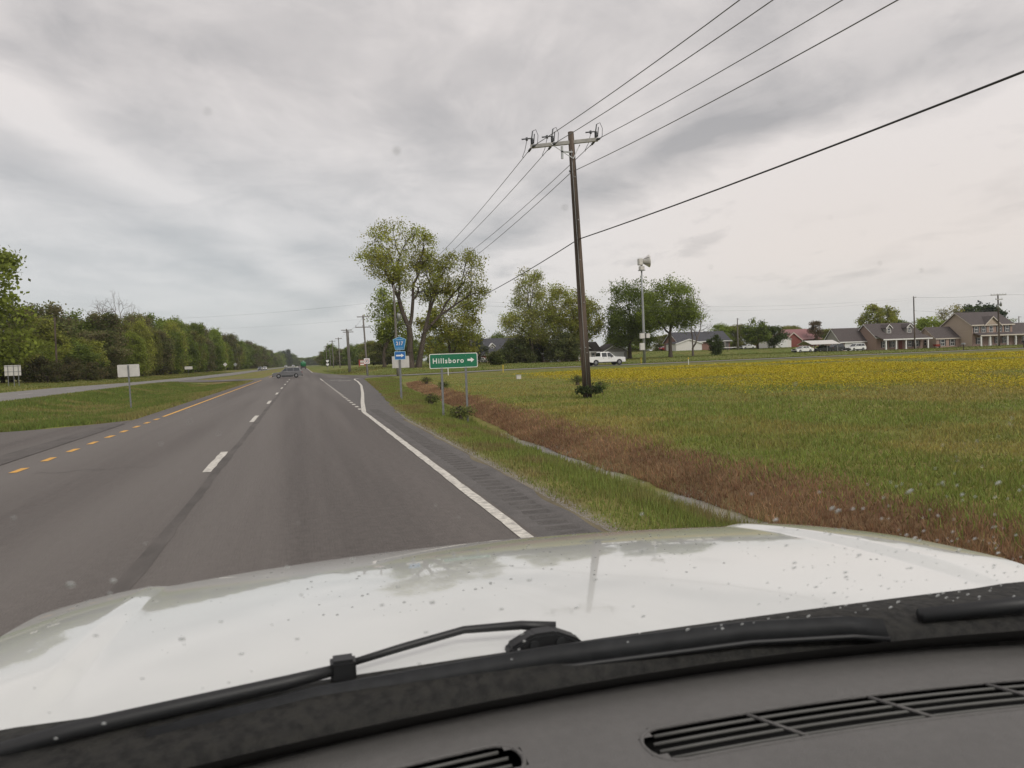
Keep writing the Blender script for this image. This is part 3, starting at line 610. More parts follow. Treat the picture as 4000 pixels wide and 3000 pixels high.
tree('lawn_tree', 'compact dark green tree on a short trunk against the white metal building', P3(135.5, 196.1), [(0, 0, 4.0, 3.2, 3, 3.0, 220)], 1.2, .24, 153, 24, .4, .24, DARK, (.07, .10, .03))
tree('lawn_tree', 'slim reddish budding tree beside the red metal roof', P3(159.9, 208.8), [(0, 0, 4.9, 2.1, 2, 3.5, 150)], 1.2, .2, 156, 16, .4, .22, (.15, .11, .07), (.12, .10, .06), bark='bark_grey')
tree('background_tree', 'rounded olive tree rising behind the dormer house', P3(192, 217), [(0, 0, 9.5, 6, 6, 4.7, 260), (0, 0, 6, 5, 5, 3, 90)], 3, .45, 159, 20, .55, .32, OLIV, SPRING)
tree('background_tree', 'bright green bushy tree between the dormer house and the beige house', P3(184.4, 187.8), [(0, 0, 4.6, 4.6, 4, 3.9, 230)], 1.5, .3, 162, 24, .5, .3, SPRING, MID)
tree('bare_tree', 'thin leafless twigs standing beside the bright green tree left of the beige house', P3(190, 188), [(0, 0, 7, 3, 3, 4.6, 150)], 2, .16, 165, 0, bark='bark_grey', shell=.3, sides=4)
tree('evergreen_tree', 'dark blue green evergreen crowns behind the two-storey beige house', P3(225, 208), [(0, 0, 8.5, 8.6, 6, 5.4, 330), (5.5, 0, 6, 5, 5, 4.5, 150)], 3, .5, 168, 26, .55, .36, (.035, .062, .034), DARK)
tree('background_tree', 'pale budding tree peeping over the beige house roof', P3(212, 206), [(0, 0, 10, 4.2, 4, 4.2, 140)], 3, .35, 171, 10, .6, .28, (.21, .19, .12), OLIV, bark='bark_grey')

# prototypes for the wood and the far trees, copied as individuals
def proto(seed, h, w, col, col2, n=230, per=34, size=.25, conifer=False):
    t = empty('wood_tree', (0, 0, 0))
    if conifer: lobes = [(0, 0, h*(.25+.17*k), w*(1-.2*k), w*(1-.2*k), h*.13, int(n/4)) for k in range(4)]+[(0, 0, h*.9, w*.25, w*.25, h*.1, 20)]
    else: lobes = [(0, 0, h*.68, w*.80, w*.80, h*.31, n), (w*.3, -w*.2, h*.42, w*.78, w*.8, h*.28, n//2), (-w*.35, w*.15, h*.34, w*.72, w*.7, h*.26, n//2), (w*.1, -w*.3, h*.16, w*.8, w*.7, h*.15, n//3)]
    tips = crown_tips(lobes, seed); link(segs_mesh('trunk', grow(tips, (0, 0, -.3), (0, 0, h*.28), .26, seed+1), 4), 'trunk', M['bark'], t)
    link(leaves_mesh('crown', tips, per, .62, size, col, seed+2, col2=col2), 'crown', M['leaf'], t); return t
PR = [proto(300, 16, 5.2, (.19, .245, .046), (.14, .18, .042)), proto(310, 16, 4.6, (.22, .28, .05), MID), proto(320, 16, 5.0, (.235, .22, .07), (.19, .23, .05)), proto(330, 16, 4.8, (.12, .155, .042), MID), proto(340, 16, 5.4, (.27, .32, .055), (.2, .24, .05)), proto(350, 16, 3.2, (.045, .07, .045), DARK, conifer=True), proto(360, 16, 4.4, (.31, .34, .065), (.26, .26, .07)), proto(370, 16, 4.9, (.13, .16, .05), (.18, .15, .08))]
used = set()
def plant(k, x, y, h, w, label, group, name='wood_tree'):
    o = copy_tree(PR[k]) if k in used else PR[k]; used.add(k)
    o.name = name; o.location = (x, y, tz(x, y) if -30 < x < 260 and y < 320 else (tz(x, y) if y < 700 else .3)); o.rotation_euler = (0, 0, random.uniform(0, 6.28)); o.scale = (w, w, h/16.)
    return tag(o, label, 'tree', group)
WL = 'leafy spring tree in the dense wood along the opposite carriageway'; WG = 'trees of the wood along the opposite carriageway'
for (x, y, h, w, k) in ((-43, 118, 21, 1.35, 4), (-46, 110, 18, 1.2, 2), (-41, 106, 9, .9, 1)): plant(k, x, y, h, w, 'tall ragged spring-green tree apart from the wood, by the sign backs', 'ragged trees by the sign backs', 'roadside_tree')
yy = 131.; i = 0
while yy < 560:
    hh = float(np.interp(yy, [131, 150, 185, 215, 300, 400, 560], [8.6, 10.6, 13.5, 15.5, 17.5, 19, 19]))
    plant(random.choice([0, 1, 2, 3, 4, 6, 7, 4, 6]), -40+random.uniform(-2.6, 2.6)-(3 if yy < 150 else 0), yy, hh*random.uniform(.62, 1.08), random.uniform(.7, 1.15)*(.8+.2*hh/16), WL, WG)
    if i % 2 == 0: plant(random.choice([0, 2, 3, 7]), -47+random.uniform(-2, 2), yy+random.uniform(-3, 3), hh*random.uniform(.95, 1.22), random.uniform(.9, 1.2), WL, WG)
    yy += random.uniform(4.5, 8.5)*(1+.0012*yy); i += 1
while yy < 1500:
    plant(random.choice([0, 1, 3, 7]), -41+random.uniform(-4, 5), yy, random.uniform(15, 21), random.uniform(1.5, 2.1), 'rounded tree in the far stretch of the wood beyond the signs', 'trees in the far stretch of the wood', 'far_tree'); yy += random.uniform(18, 30)
for (x, y) in ((-36.4, 126), (-37, 136), (-36.5, 147), (-36.8, 160)):
    shrub('hedge_bush', 'low brushy dark bush at the foot of the wood', P3(x, y), [(0, 0, 1.6, 3.0, 3.4, 1.8, 110)], int(500+y), (.075, .085, .03), (.12, .10, .05), group='bushes at the foot of the wood')
for (x, y, h, s_) in ((-58, 274, 28, 600), (-58, 255, 24.5, 610), (-60, 308, 26, 620)):
    tree('bare_tree', 'bare grey winter crown standing above the wood', (x, y, .6), [(0, 0, h*.76, 4.6, 4.6, h*.23, 230)], h*.45, .3, s_, 0, bark='bark_grey', shell=.3, group='bare crowns above the wood', sides=4)
for (x, y, h, w, k) in ((-33, 1480, 30, 2.6, 5), (-26, 1560, 34, 2.9, 5), (-41, 1400, 27, 2.6, 3), (-20, 1620, 26, 3.0, 3)): plant(k, x, y, h, w, 'dark far tree where the wood ends beside the highway', 'dark trees at the end of the wood', 'far_tree')
for j in range(34):
    x = -40+5.2*j; plant(random.choice([0, 3, 1, 7]), x, 1750+random.uniform(-80, 150), random.uniform(13, 21), 3.2, 'hazy tree on the skyline where the highway disappears', 'hazy skyline trees', 'far_tree')
for j in range(26):
    yj = random.uniform(430, 690); x = yj*(.030+.0034*j)+random.uniform(-1, 1); plant(random.choice([0, 1, 2, 3, 7]), x, yj, random.uniform(9.5, 15.5), random.uniform(1, 1.5), 'mid green tree in the clump behind the row of far poles', 'trees behind the far poles', 'far_tree')
for j in range(13):
    x = 30+5.5*j; plant(random.choice([0, 2, 3, 2]), x, 320+random.uniform(-20, 25), random.uniform(9, 13), random.uniform(.9, 1.2), 'leafy tree in the line across the far lawn', 'tree line across the far lawn', 'far_tree')
for j in range(20):
    a = 100+11*j; plant(random.choice([0, 1, 2, 3]), a, 268+random.uniform(-10, 16)-.12*a, random.uniform(7.5, 11), random.uniform(.8, 1.15), 'tree in the distant line behind the row of houses', 'tree line behind the houses', 'far_tree')
for k in range(len(PR)):
    if k not in used: bpy.data.objects.remove(PR[k])

# ---------------------------------------------------------------- poles and wires
def pole(name, label, base, top, r0, r1, arms=(), m='wood', group=None, xf=None, wraps=True):
    t = empty(name, base, 0, label, 'utility pole', group); d = Vector(top)-Vector(base)
    n = 7; MB().tube([d*(i/(n-1))-Vector((0, 0, .3 if i == 0 else 0)) for i in range(n)], [r0+(r1-r0)*i/(n-1) for i in range(n)], 12).build('shaft', M[m], t, True)
    for (f, half, off, rz, sz, n_ins) in arms:
        p = d*f; c, s_ = math.cos(rz), math.sin(rz); y0 = -(r1+sz/2)
        a = MB().box(-half+off, half+off, y0-sz/2, y0+sz/2, -sz*.6, sz*.6).build('crossarm', M['arm' if m == 'wood' else 'wood_grey'], t); a.location = p; a.rotation_euler = (0, 0, rz)
        for k in range(n_ins):
            x = off-half+.1+(2*half-.2)*k/max(1, n_ins-1)
            q_ = MB().lathe([(.02, 0), (.02, .08), (.055, .1), (.03, .14), (.055, .17), (.02, .22)], 8).build('insulator', M['insul'], t, True); q_.location = Vector((c*x-s_*y0, s_*x+c*y0, 0))+p+Vector((0, 0, sz*.6))
    if xf:
        for (z, ox) in xf:
            q_ = MB().lathe([(.05, 0), (.23, .03), (.24, .75), (.2, .85), (.06, .88)], 12).build('transformer', M['steel'], t, True); q_.location = Vector((ox, -.1, z))
            b = MB().tube([(0, 0, .86), (0, 0, 1.1)], .04, 6).build('bushing', M['insul'], q_)
    return t
BP = Vector((11.75, 30.4, 0.)); BT = Vector((11.38, 30.4, 11.27))
main = pole('utility_pole', 'tall weathered wooden pole with a grey crossarm, leaning slightly over the meadow', BP, BT, .20, .125, wraps=True)
ax_l, ax_r = Vector((9.72, 31.05, 10.72)), Vector((12.46, 30.22, 10.9)); ad = (ax_r-ax_l)
arm = MB().box(-ad.length/2, ad.length/2, -.06, .06, -.075, .075).build('crossarm', M['arm'], main, bevel=.008)
arm.location = (ax_l+ax_r)/2-BP-Vector((0, .17, 0)); arm.rotation_euler = (0, -math.atan2(ad.z, math.hypot(ad.x, ad.y)), math.atan2(ad.y, ad.x))
for s_ in (-1, 1): MB().tube([Vector((BT.x, 30.2, 10.1))-BP, Vector((11.1+.65*s_, 30.35, 10.73))-BP], .02, 6).build('brace', M['steel'], main)
MB().box(-.5, -.42, -.16, -.08, -.62, -.1).box(-.5, .0, -.16, -.1, -.36, -.30).build('bracket', M['steel'], main).location = BT-BP-Vector((0, 0, .55))
WX = {}
for k, (t_, nm) in enumerate(((.02, 'a'), (.32, 'b'), (.965, 'c'))):
    p = ax_l+ad*t_-Vector((0, .17, 0))-BP
    co_ = MB().tube([(0, 0, .06), (0, -.02, .3)], .045, 8).tube([(-.03, -.04, .18), (.03, -.1, .62)], .028, 8).tube([(0, 0, .3), (-.05, 0, .34), (-.42, .06, .30)], .03, 8).tube([(-.2, .03, .25), (-.2, .03, .38)], .05, 6).tube([(.06, -.1, .1), (.10, -.12, .5)], .022, 6).build('fuse_cutout', M['insul'], main, True); co_.location = p
    ar = MB().lathe([(.03, 0), (.075, .03), (.04, .06), (.075, .09), (.04, .12), (.075, .15), (.04, .18), (.07, .21), (.03, .25)], 10).build('arrester', M['insul'], main, True); ar.location = p+Vector((.02, -.02, .1))
    # dead-end insulator strings fore and aft, and a jumper looping round
    for sgn in (1, -1):
        MB().lathe([(.018, 0), (.018, .12), (.055, .15), (.03, .2), (.055, .25), (.03, .3), (.055, .35), (.018, .42), (.018, .55)], 8, axis='y').build('strain_insulator', M['insul'], main, True)
        o = main.children[-1]; o.location = p+Vector((0, .05*sgn, -.03)); o.scale = (1, sgn, 1); o.rotation_euler = (R(-7)*sgn, 0, 0)
    jp = [Vector((.03, -.1, .62)), Vector((.14, -.2, .66)), Vector((.20, -.3, .4)), Vector((.12, -.45, .05)), Vector((.02, -.55, -.09))]
    MB().tube([p+v for v in jp], .012, 6).build('jumper', M['cable'], main, True)
    MB().tube([p+v for v in (Vector((-.2, .03, .25)), Vector((-.22, .3, -.1)), Vector((-.2, .75, -.25)), Vector((0, 1.2, -.16)))], .012, 6).build('jumper', M['cable'], main, True)
    WX[nm] = p+BP
gw = [BP+(BT-BP)*t_+Vector((-.08, -(.205-.075*t_)-.008, 0)) for t_ in (0, .2, .4, .6, .8, .93)]
MB().tube([p-BP for p in gw], .011, 6).build('ground_wire', M['steel'], main, True)
for t_, dx_ in ((.17, .02), (.19, -.03), (.36, .03), (.52, -.02), (.67, .02), (.83, 0), (.9, .01)):
    p = (BT-BP)*t_; MB().lathe([(.022, 0), (.022, .02), (.01, .035)], 8, axis='y').build('bolt', M['steel'], main).location = p+Vector((dx_, -(.20-.075*t_)-.03, 0))
MB().tube([(-.17, 0, 0), (-.05, 0, 0)], .05, 8).build('clevis', M['insul'], main).location = Vector((11.43, 30.4, 9.62))-BP
def wire(label, a, b, sag, r, m='wire', group=None, name='power_line'):
    a, b = Vector(a), Vector(b); n = 25; pts = []
    for i in range(n):
        t = i/(n-1); p = a+(b-a)*t; p.z -= 4*sag*t*(1-t); pts.append(p)
    o = MB().tube([p-a for p in pts], r, 6).build(name, M[m], None, True); o.location = a
    return tag(o, label, 'cable', group)
B2 = Vector((11.5, 96., 0)); B0y = -36.
nxt = pole('utility_pole', 'grey wooden pole with transformer and short crossarm in front of the tall junction trees', (11.6, 96, 0), (11.5, 96, 11.46), .17, .11, [(.94, .75, .55, 0, .1, 3)], m='wood_grey', xf=[(7.0, .38)])
PL = 'bare conductor strung from the leaning wooden pole across the sky'
for nm, x2 in (('a', 11.0), ('b', 11.6), ('c', 12.6)):
    p = WX[nm]
    wire('overhead conductor running back over the verge from the leaning pole crossarm', p-Vector((0, .55, .07)), (p.x+.1, B0y, 10.6), 1.42, .014, group='conductors behind the leaning pole')
    wire('overhead conductor running from the leaning pole towards the junction trees', p+Vector((0, .55, -.07)), (x2, 96, 10.9), 1.1, .014, group='conductors towards the junction')
wire('neutral wire running back over the verge from below the crossarm of the leaning pole', (11.45, 30.3, 9.62), (11.5, B0y, 9.4), 1.35, .014)
wire('neutral wire running from the leaning pole towards the junction trees', (11.40, 30.5, 9.62), (11.5, 96, 9.4), 1.1, .014)
wire('thick black communication cable dropping across the sky to the leaning pole', (11.58, 30.25, 6.75), (11.6, B0y, 7.0), .74, .022, 'cable', name='communication_cable')
wire('thick black communication cable running from the leaning pole to the junction', (11.57, 30.55, 6.75), (11.5, 96, 6.6), 1.0, .020, 'cable', name='communication_cable')
pole('utility_pole', 'far pole with two stacked crossarms beside the junction', (8.75, 105.5+2, 0), (8.45, 107.5, 8.5), .14, .10, [(.97, .85, 0, 0, .1, 0), (.80, 1.0, -.2, 0, .1, 3)], m='wood_grey')
for (x, y, h_) in ((8.4, 145, 8.3), (8.9, 149, 8.1)): pole('utility_pole', 'one of a close pair of straight grey poles beyond the junction', (x, y, 0), (x-.15, y, h_), .14, .12, [(.97, 1.0, 0, 0, .12, 0)], m='wood_grey', group='pair of grey poles')
for (x, y, h_) in ((12.4, 265, 10.8), (11.6, 300, 11.), (11.6, 380, 10.8), (15., 430, 10.4)): pole('utility_pole', 'distant grey pole with a crossarm in the row receding along the highway', (x, y, tz(x, y)), (x-.15, y, h_), .17, .14, [(.96, 1.15, 0, 0, .15, 0)], m='wood_grey', group='poles receding along the highway')
for a, b in (((8.4, 107.5, 8.2), (8.4, 145, 8.1)), ((8.4, 145, 8.1), (12.3, 265, 10.5)), ((12.3, 265, 10.5), (11.6, 300, 10.7)), ((11.5, 96, 10.9), (8.4, 107.5, 8.2))): wire('thin far line along the row of roadside poles', a, b, .5, .012, group='lines along the far poles')
pole('utility_pole', 'brown pole at the edge of the wood on the far side of the highway', (-36.5, 131, tz(-36.5, 131)), (-36.4, 131, 10.6), .17, .12)
pole('utility_pole', 'dark pole with a side bracket standing before the dormer house', P3(133, 139.8), (132.9, 139.8, 12.2), .17, .12, [(.975, .45, .1, 0, .1, 2)])
pole('utility_pole', 'dark pole with double crossarms and twin transformers before the beige house', P3(151.4, 134.8), (151.2, 134.8, 12.0), .20, .14, [(.985, 1.7, 0, R(-18), .17, 6), (.90, 1.25, 0, R(12), .16, 2)], xf=[(8.9, .5), (8.4, -.45)])
pole('utility_pole', 'plain pale pole on the lawn between the yard trees', P3(116.9, 185.8), (116.9, 185.8, 10.4), .17, .13, [(.97, .3, .15, 0, .1, 1)], m='wood_grey')
pole('utility_pole', 'far pale pole beyond the beige house', P3(210.6, 180.6), (210.5, 180.6, 8.6), .16, .13, [(.985, .5, .2, 0, .1, 1)], m='wood_grey')
for z0, z1, sg in ((9.95, 11.9, 1.6), (9.5, 11.5, 1.9)): wire('thin wire crossing above the yard trees along the side road', (11.5, 96, z0), (133, 139.8, z1), sg, .010, group='wires along the side road')
wire('thin wire from the dark bracket pole to the twin transformer pole', (133, 139.8, 12.0), (151.2, 134.8, 11.9), .3, .02)
wire('thin wire running beyond the twin transformer pole', (151.2, 134.8, 11.9), (230, 130, 12.4), .6, .02)
wire('low service wire below the bracket pole towards the twin transformer pole', (133, 139.8, 9.0), (151.2, 134.8, 8.6), .4, .016)
for z0, z1, r_ in ((9.6, 10.3, .008), (7.6, 8.9, .005)): wire('thin wire crossing high over the highway to the wood', (11.5, 96, z0), (-36.4, 131, z1), .9, r_, group='wires crossing the highway')
wire('service wire between the junction pole and the brick house', (11.5, 96, 7.2), (50, 208, 6.2), 1.2, .02)

# leafy clump at the foot of the leaning pole and by the sign legs
shrub('pole_base_weeds', 'dark leafy weeds around the foot of the leaning pole', (11.75, 30.35, tz(11.75, 30.35)), [(0, -.1, .18, .42, .4, .17, 55)], 700, (.045, .07, .03), (.06, .075, .03), 18, .10, .06)
for k, (x, y, s_, c_) in enumerate(((5.1, 25.3, .34, (.13, .16, .05)), (5.45, 33.5, .28, (.13, .17, .05)), (13.4, 33, .3, (.14, .2, .05)), (16, 43, .45, (.12, .17, .05)), (9.5, 60, .5, (.13, .17, .05)), (8.6, 48, .4, (.13, .18, .05)))):
    shrub('roadside_weed', 'leafy green weed clump growing near the road sign posts and ditch', (x, y, tz(x, y)), [(0, 0, s_*.4, s_*.9, s_*.8, s_*.42, 40), (s_*.5, .2, s_*.3, s_*.6, s_*.6, s_*.3, 20), (-s_*.1, 0, s_*.75, s_*.3, s_*.3, s_*.45, 14)], 710+k*3, c_, (.20, .21, .07), 16, .13, .035, group='roadside weed clumps')

# ---------------------------------------------------------------- signs
def rrect(w, h, r, n=6):
    out = []
    for cx, cz, a0 in ((w/2-r, h/2-r, 0), (-w/2+r, h/2-r, 90), (-w/2+r, -h/2+r, 180), (w/2-r, -h/2+r, 270)):
        for k in range(n+1): a = R(a0+90*k/n); out.append((cx+r*math.cos(a), cz+r*math.sin(a)))
    return out
def arrow(w, h, shaft, head):
    return [(-w/2, -shaft/2), (w/2-head, -shaft/2), (w/2-head-.0, -h/2), (w/2, 0), (w/2-head, h/2), (w/2-head, shaft/2), (-w/2, shaft/2)]
def upost(parent, x, y, z0, z1, w=.05, name='post', m='post'):
    d = .028; MB().box(x-w/2, x+w/2, y+.004, y+.012, z0, z1).box(x-w/2, x-w/2+.008, y+.012, y+.012+d, z0, z1).box(x+w/2-.008, x+w/2, y+.012, y+.012+d, z0, z1).build(name, M[m], parent)
def guide_sign():
    y0 = 25.5; g = empty('guide_sign', (5.0, y0, 0), 0, 'green place-name road sign reading Hillsboro with a white arrow, on two steel posts', 'road sign')
    upost(g, -.42, .02, tz(4.58, y0)-.2, 1.62, .07); upost(g, .42, .02, tz(5.42, y0)-.25, 1.62, .07)
    W, H = 1.68, .50; cz = 1.79
    b = MB().prism(rrect(W, H, .05), 0, .006).build('panel', M['signwhite'], g); b.location = (0, 0, cz)
    f = MB().prism(rrect(W-.045, H-.045, .04), -.003, -.0005).build('face', M['signgreen'], g); f.location = (0, 0, cz)
    text_mesh('lettering', 'Hillsboro', .245, M['signwhite'], g, (-.735, -.005, cz-.075), 1.24, .004, scale_x=.94)
    MB().prism(arrow(.24, .17, .07, .115), -.006, -.0035).build('arrow', M['signwhite'], g).location = (.60, 0, cz+.01)
    for x in (-.42, .42):
        for z in (1.62, 1.95): MB().lathe([(.010, 0), (.010, .004)], 6, axis='y').build('bolt', M['steel'], g).location = (x, -.0075, z)
guide_sign()
def route_sign():
    y0 = 38.4; g = empty('route_marker', (4.78, y0, 0), 0, 'blue pentagon county route marker reading 217 above a blue arrow plate', 'road sign')
    upost(g, 0, .02, tz(4.78, y0)-.2, 3.0, .075, m='wood' if False else 'post')
    def pent(s): return [(0, .34*s), (.335*s, .20*s), (.225*s, -.335*s), (-.225*s, -.335*s), (-.335*s, .20*s)]
    MB().prism(pent(1), 0, .006).build('panel', M['signborder'], g).location = (0, 0, 2.75)
    MB().prism(pent(.925), -.003, -.0005).build('face', M['signblue2'], g).location = (0, 0, 2.75)
    text_mesh('lettering', '217', .25, M['signnum'], g, (0, -.005, 2.66), 1.05, .006, 'CENTER', .92)
    text_mesh('lettering', 'LAWRENCE', .075, M['signborder'], g, (0, -.005, 2.91), 1.0, .002, 'CENTER')
    text_mesh('lettering', 'COUNTY', .075, M['signborder'], g, (0, -.005, 2.48), 1.1, .002, 'CENTER')
    MB().prism(rrect(.56, .42, .03), 0, .006).build('arrow_plate', M['signborder'], g).location = (0, 0, 2.13)
    MB().prism(rrect(.51, .37, .02), -.003, -.0005).build('arrow_face', M['signblue'], g).location = (0, 0, 2.13)
    MB().prism(arrow(.40, .19, .075, .14), -.006, -.0035).build('arrow', M['signwhite'], g).location = (0, 0, 2.13)
    y1 = 40.; b = empty('sign_back', (4.92, y1, 0), 0, 'blank pale back of a rectangular sign standing behind the blue route marker', 'road sign')
    upost(b, .02, -.05, tz(4.92, y1)-.2, 2.0, .08)
    MB().prism(rrect(.90, .62, .03), 0, .006).build('panel', M['signback'], b).location = (.08, 0, 1.80)
route_sign()
def back_sign(x, y, zc, w, h, label, lean=0., legs=(0,)):
    b = empty('sign_back', (x, y, tz(x, y)), 0, label, 'road sign'); zc -= tz(x, y)
    for l in legs: upost(b, l, -.05, -.2, zc+h/2-.03, .07)
    MB().prism(rrect(w, h, .04), 0, .006).build('panel', M['signback'], b).location = (0, 0, zc); b.rotation_euler = (0, R(lean), 0); return b
back_sign(-8.47, 42.1, 1.87, 1.02, .62, 'blank pale back of a rectangular sign on one post in the grass median', -1.0)
fl = back_sign(-33.4, 103, 2.45, 1.75, 1.25, 'grey ribbed back of a large sign at the edge of the wood', 0, (-.5, .1, .6))
MB().box(-.87, .87, -.03, -.005, .3, .36).box(-.87, .87, -.03, -.005, -.36, -.3).build('stiffener', M['steel'], fl).location = (0, 0, 2.1)
bk = back_sign(-35.6, 101.5, 2.6, 1.0, 1.3, 'narrow grey sign back next to the large ribbed sign back', 0, (0,))
def face_sign(name, label, x, y, zc, poly, m, parts=(), rz=0., postw=.06):
    g = empty(name, (x, y, tz(x, y)), rz, label, 'road sign'); zc -= tz(x, y); upost(g, 0, .02, -.2, zc, postw)
    MB().prism(poly, 0, .01).build('panel', M[m], g).location = (0, 0, zc)
    for nm, pl, mm, zo in parts: MB().prism(pl, -.008, -.002).build(nm, M[mm], g).location = (0, 0, zc+zo)
    return g
dia = lambda s: [(0, s), (s, 0), (0, -s), (-s, 0)]
face_sign('warning_sign', 'small pale diamond sign at the edge of the wood', -25.8, 279, 3.0, dia(.72), 'signback')
face_sign('warning_sign', 'darker grey diamond sign farther along the wood', -27, 335, 3.1, dia(.8), 'steel')
face_sign('roadside_board', 'small white rectangular board against the dark wood', -30.2, 224, 2.2, rrect(2.0, .8, .03), 'signback')
ring = [(.30*math.cos(2*math.pi*k/20), .30*math.sin(2*math.pi*k/20)) for k in range(20)]; ring2 = [(a*.76, b*.76) for a, b in ring]
ns = face_sign('prohibition_sign', 'white square sign with a red ring in front of the double-arm pole', 8.6, 106., 2.05, rrect(.78, .74, .04), 'signwhite', [('ring', ring, 'signred', 0.)])
MB().prism(ring2, -.013, -.0085).build('ring_centre', M['signwhite'], ns).location = (0, 0, 2.05-tz(8.6, 106)); MB().prism([(-.1, -.1), (.05, -.1), (.12, .08), (0, .12), (-.1, .05)], -.017, -.0135).build('symbol', M['black'], ns).location = (0, 0, 2.05-tz(8.6, 106))
rs = face_sign('route_marker', 'two stacked black and white route shields on a post beyond the junction', 5.8, 186, 2.55, rrect(.75, .78, .04), 'black', [('shield', [(-.3, .25), (.3, .25), (.3, -.1), (0, -.34), (-.3, -.1)], 'signwhite', 0)])
MB().prism(rrect(.75, .7, .04), 0, .01).build('panel', M['black'], rs).location = (0, 0, 1.72); MB().prism([(-.3, .25), (.3, .25), (.3, -.1), (0, -.3), (-.3, -.1)], -.008, -.002).build('shield', M['signwhite'], rs).location = (0, 0, 1.72)
yb = empty('yard_sign', (15.2, 203, tz(15.2, 203)), 0, 'dark red framed notice board with pale panels on the far lawn', 'sign')
MB().box(-.85, -.72, 0, .12, -.1, 2.1).box(.72, .85, 0, .12, -.1, 2.1).build('post', M['signred'], yb); MB().box(-.72, .72, .02, .1, .5, 1.95).build('board', M['signred'], yb)
MB().box(-.5, .5, -.01, .018, 1.2, 1.8).build('notice', M['signback'], yb); MB().box(-.5, .5, -.01, .018, .62, .95).build('notice', M['signwhite'], yb)

def marker_post(x, y, h, body, capm, label):
    g = empty('marker_post', (x, y, tz(x, y)), 0, label, 'marker post'); MB().lathe([(.05, -.1), (.05, h*.72)], 10).build('post', M[body], g, False); MB().lathe([(.058, h*.72), (.058, h*.95), (.03, h)], 10).build('cap', M[capm], g)
marker_post(23.6, 89.3, .95, 'yellow', 'yellow', 'all-yellow marker post at the meadow edge by the side road')
marker_post(49.8, 91.2, .95, 'white', 'yellow', 'white marker post with a yellow cap at the meadow edge')
marker_post(50.0, 106.3, .9, 'yellow', 'yellow', 'yellow marker post on the far side of the side road by the siren pole')
marker_post(16.5, 87.8, 1.15, 'white', 'white', 'white post standing behind the green place-name sign')
ub = empty('utility_box', (17.3, 60.5, tz(17.3, 60.5)), 0, 'small pale utility pedestal box in the meadow', 'utility box'); MB().box(-.19, .19, -.12, .12, -.05, .30).build('cabinet', M['signback'], ub, bevel=.02); MB().box(-.21, .21, -.14, .14, .30, .34).build('lid', M['signback'], ub, bevel=.012)
# storm siren
sr = empty('storm_siren', (51.1, 107.4, 0), 0, 'warning siren with a round horn on a tall grey steel pole beside the side road', 'siren')
MB().tube([(0, 0, -.2), (0, 0, 6), (-.02, 0, 11), (-.03, 0, 14.6)], [.22, .20, .16, .11], 12).build('pole', M['steel'], sr, True)
MB().box(-.38, .32, -.38, .32, 14.55, 15.15).build('motor_box', M['signback'], sr, bevel=.04); MB().box(-.46, .4, -.46, .4, 14.45, 14.55).build('mount_plate', M['steel'], sr)
MB().box(-.55, .12, -.35, .35, 15.3, 16.3).build('rotor_housing', M['signback'], sr, bevel=.05)
MB().tube([(0, 0, 15.1), (0, 0, 15.4)], .15, 10).build('rotor_shaft', M['steel'], sr)
hn = MB().lathe([(.25, 0), (.42, .25), (.62, .55), (.82, .85), (.98, 1.05), (.98, 1.10), (.86, 1.08), (.5, .7), (.2, .6)], 20, axis='x').build('horn', M['signback'], sr, True); hn.location = (.12, 0, 15.85); hn.rotation_euler = (0, R(-4), R(-12))
for z in (.35, -.3): MB().tube([(.15, -.55, 15.85+z), (.6, -.86, 15.85+z*1.4), (1.1, -.95, 15.85+z*1.7)], .035, 6).build('horn_rib', M['plastic'], sr, True)
MB().tube([(-.05, 0, 12.6), (-.35, 0, 12.75), (-.8, 0, 12.9), (-1.0, 0, 13.2)], .03, 6).build('antenna', M['steel'], sr, True)
for (x, z, w, h_) in ((-.45, 4.0, .75, .8), (.5, 4.05, .6, .7), (-.5, 2.2, .75, 1.1)): MB().box(x-w/2, x+w/2, -.55, -.15, z, z+h_).build('control_cabinet', M['signback'], sr, bevel=.03)

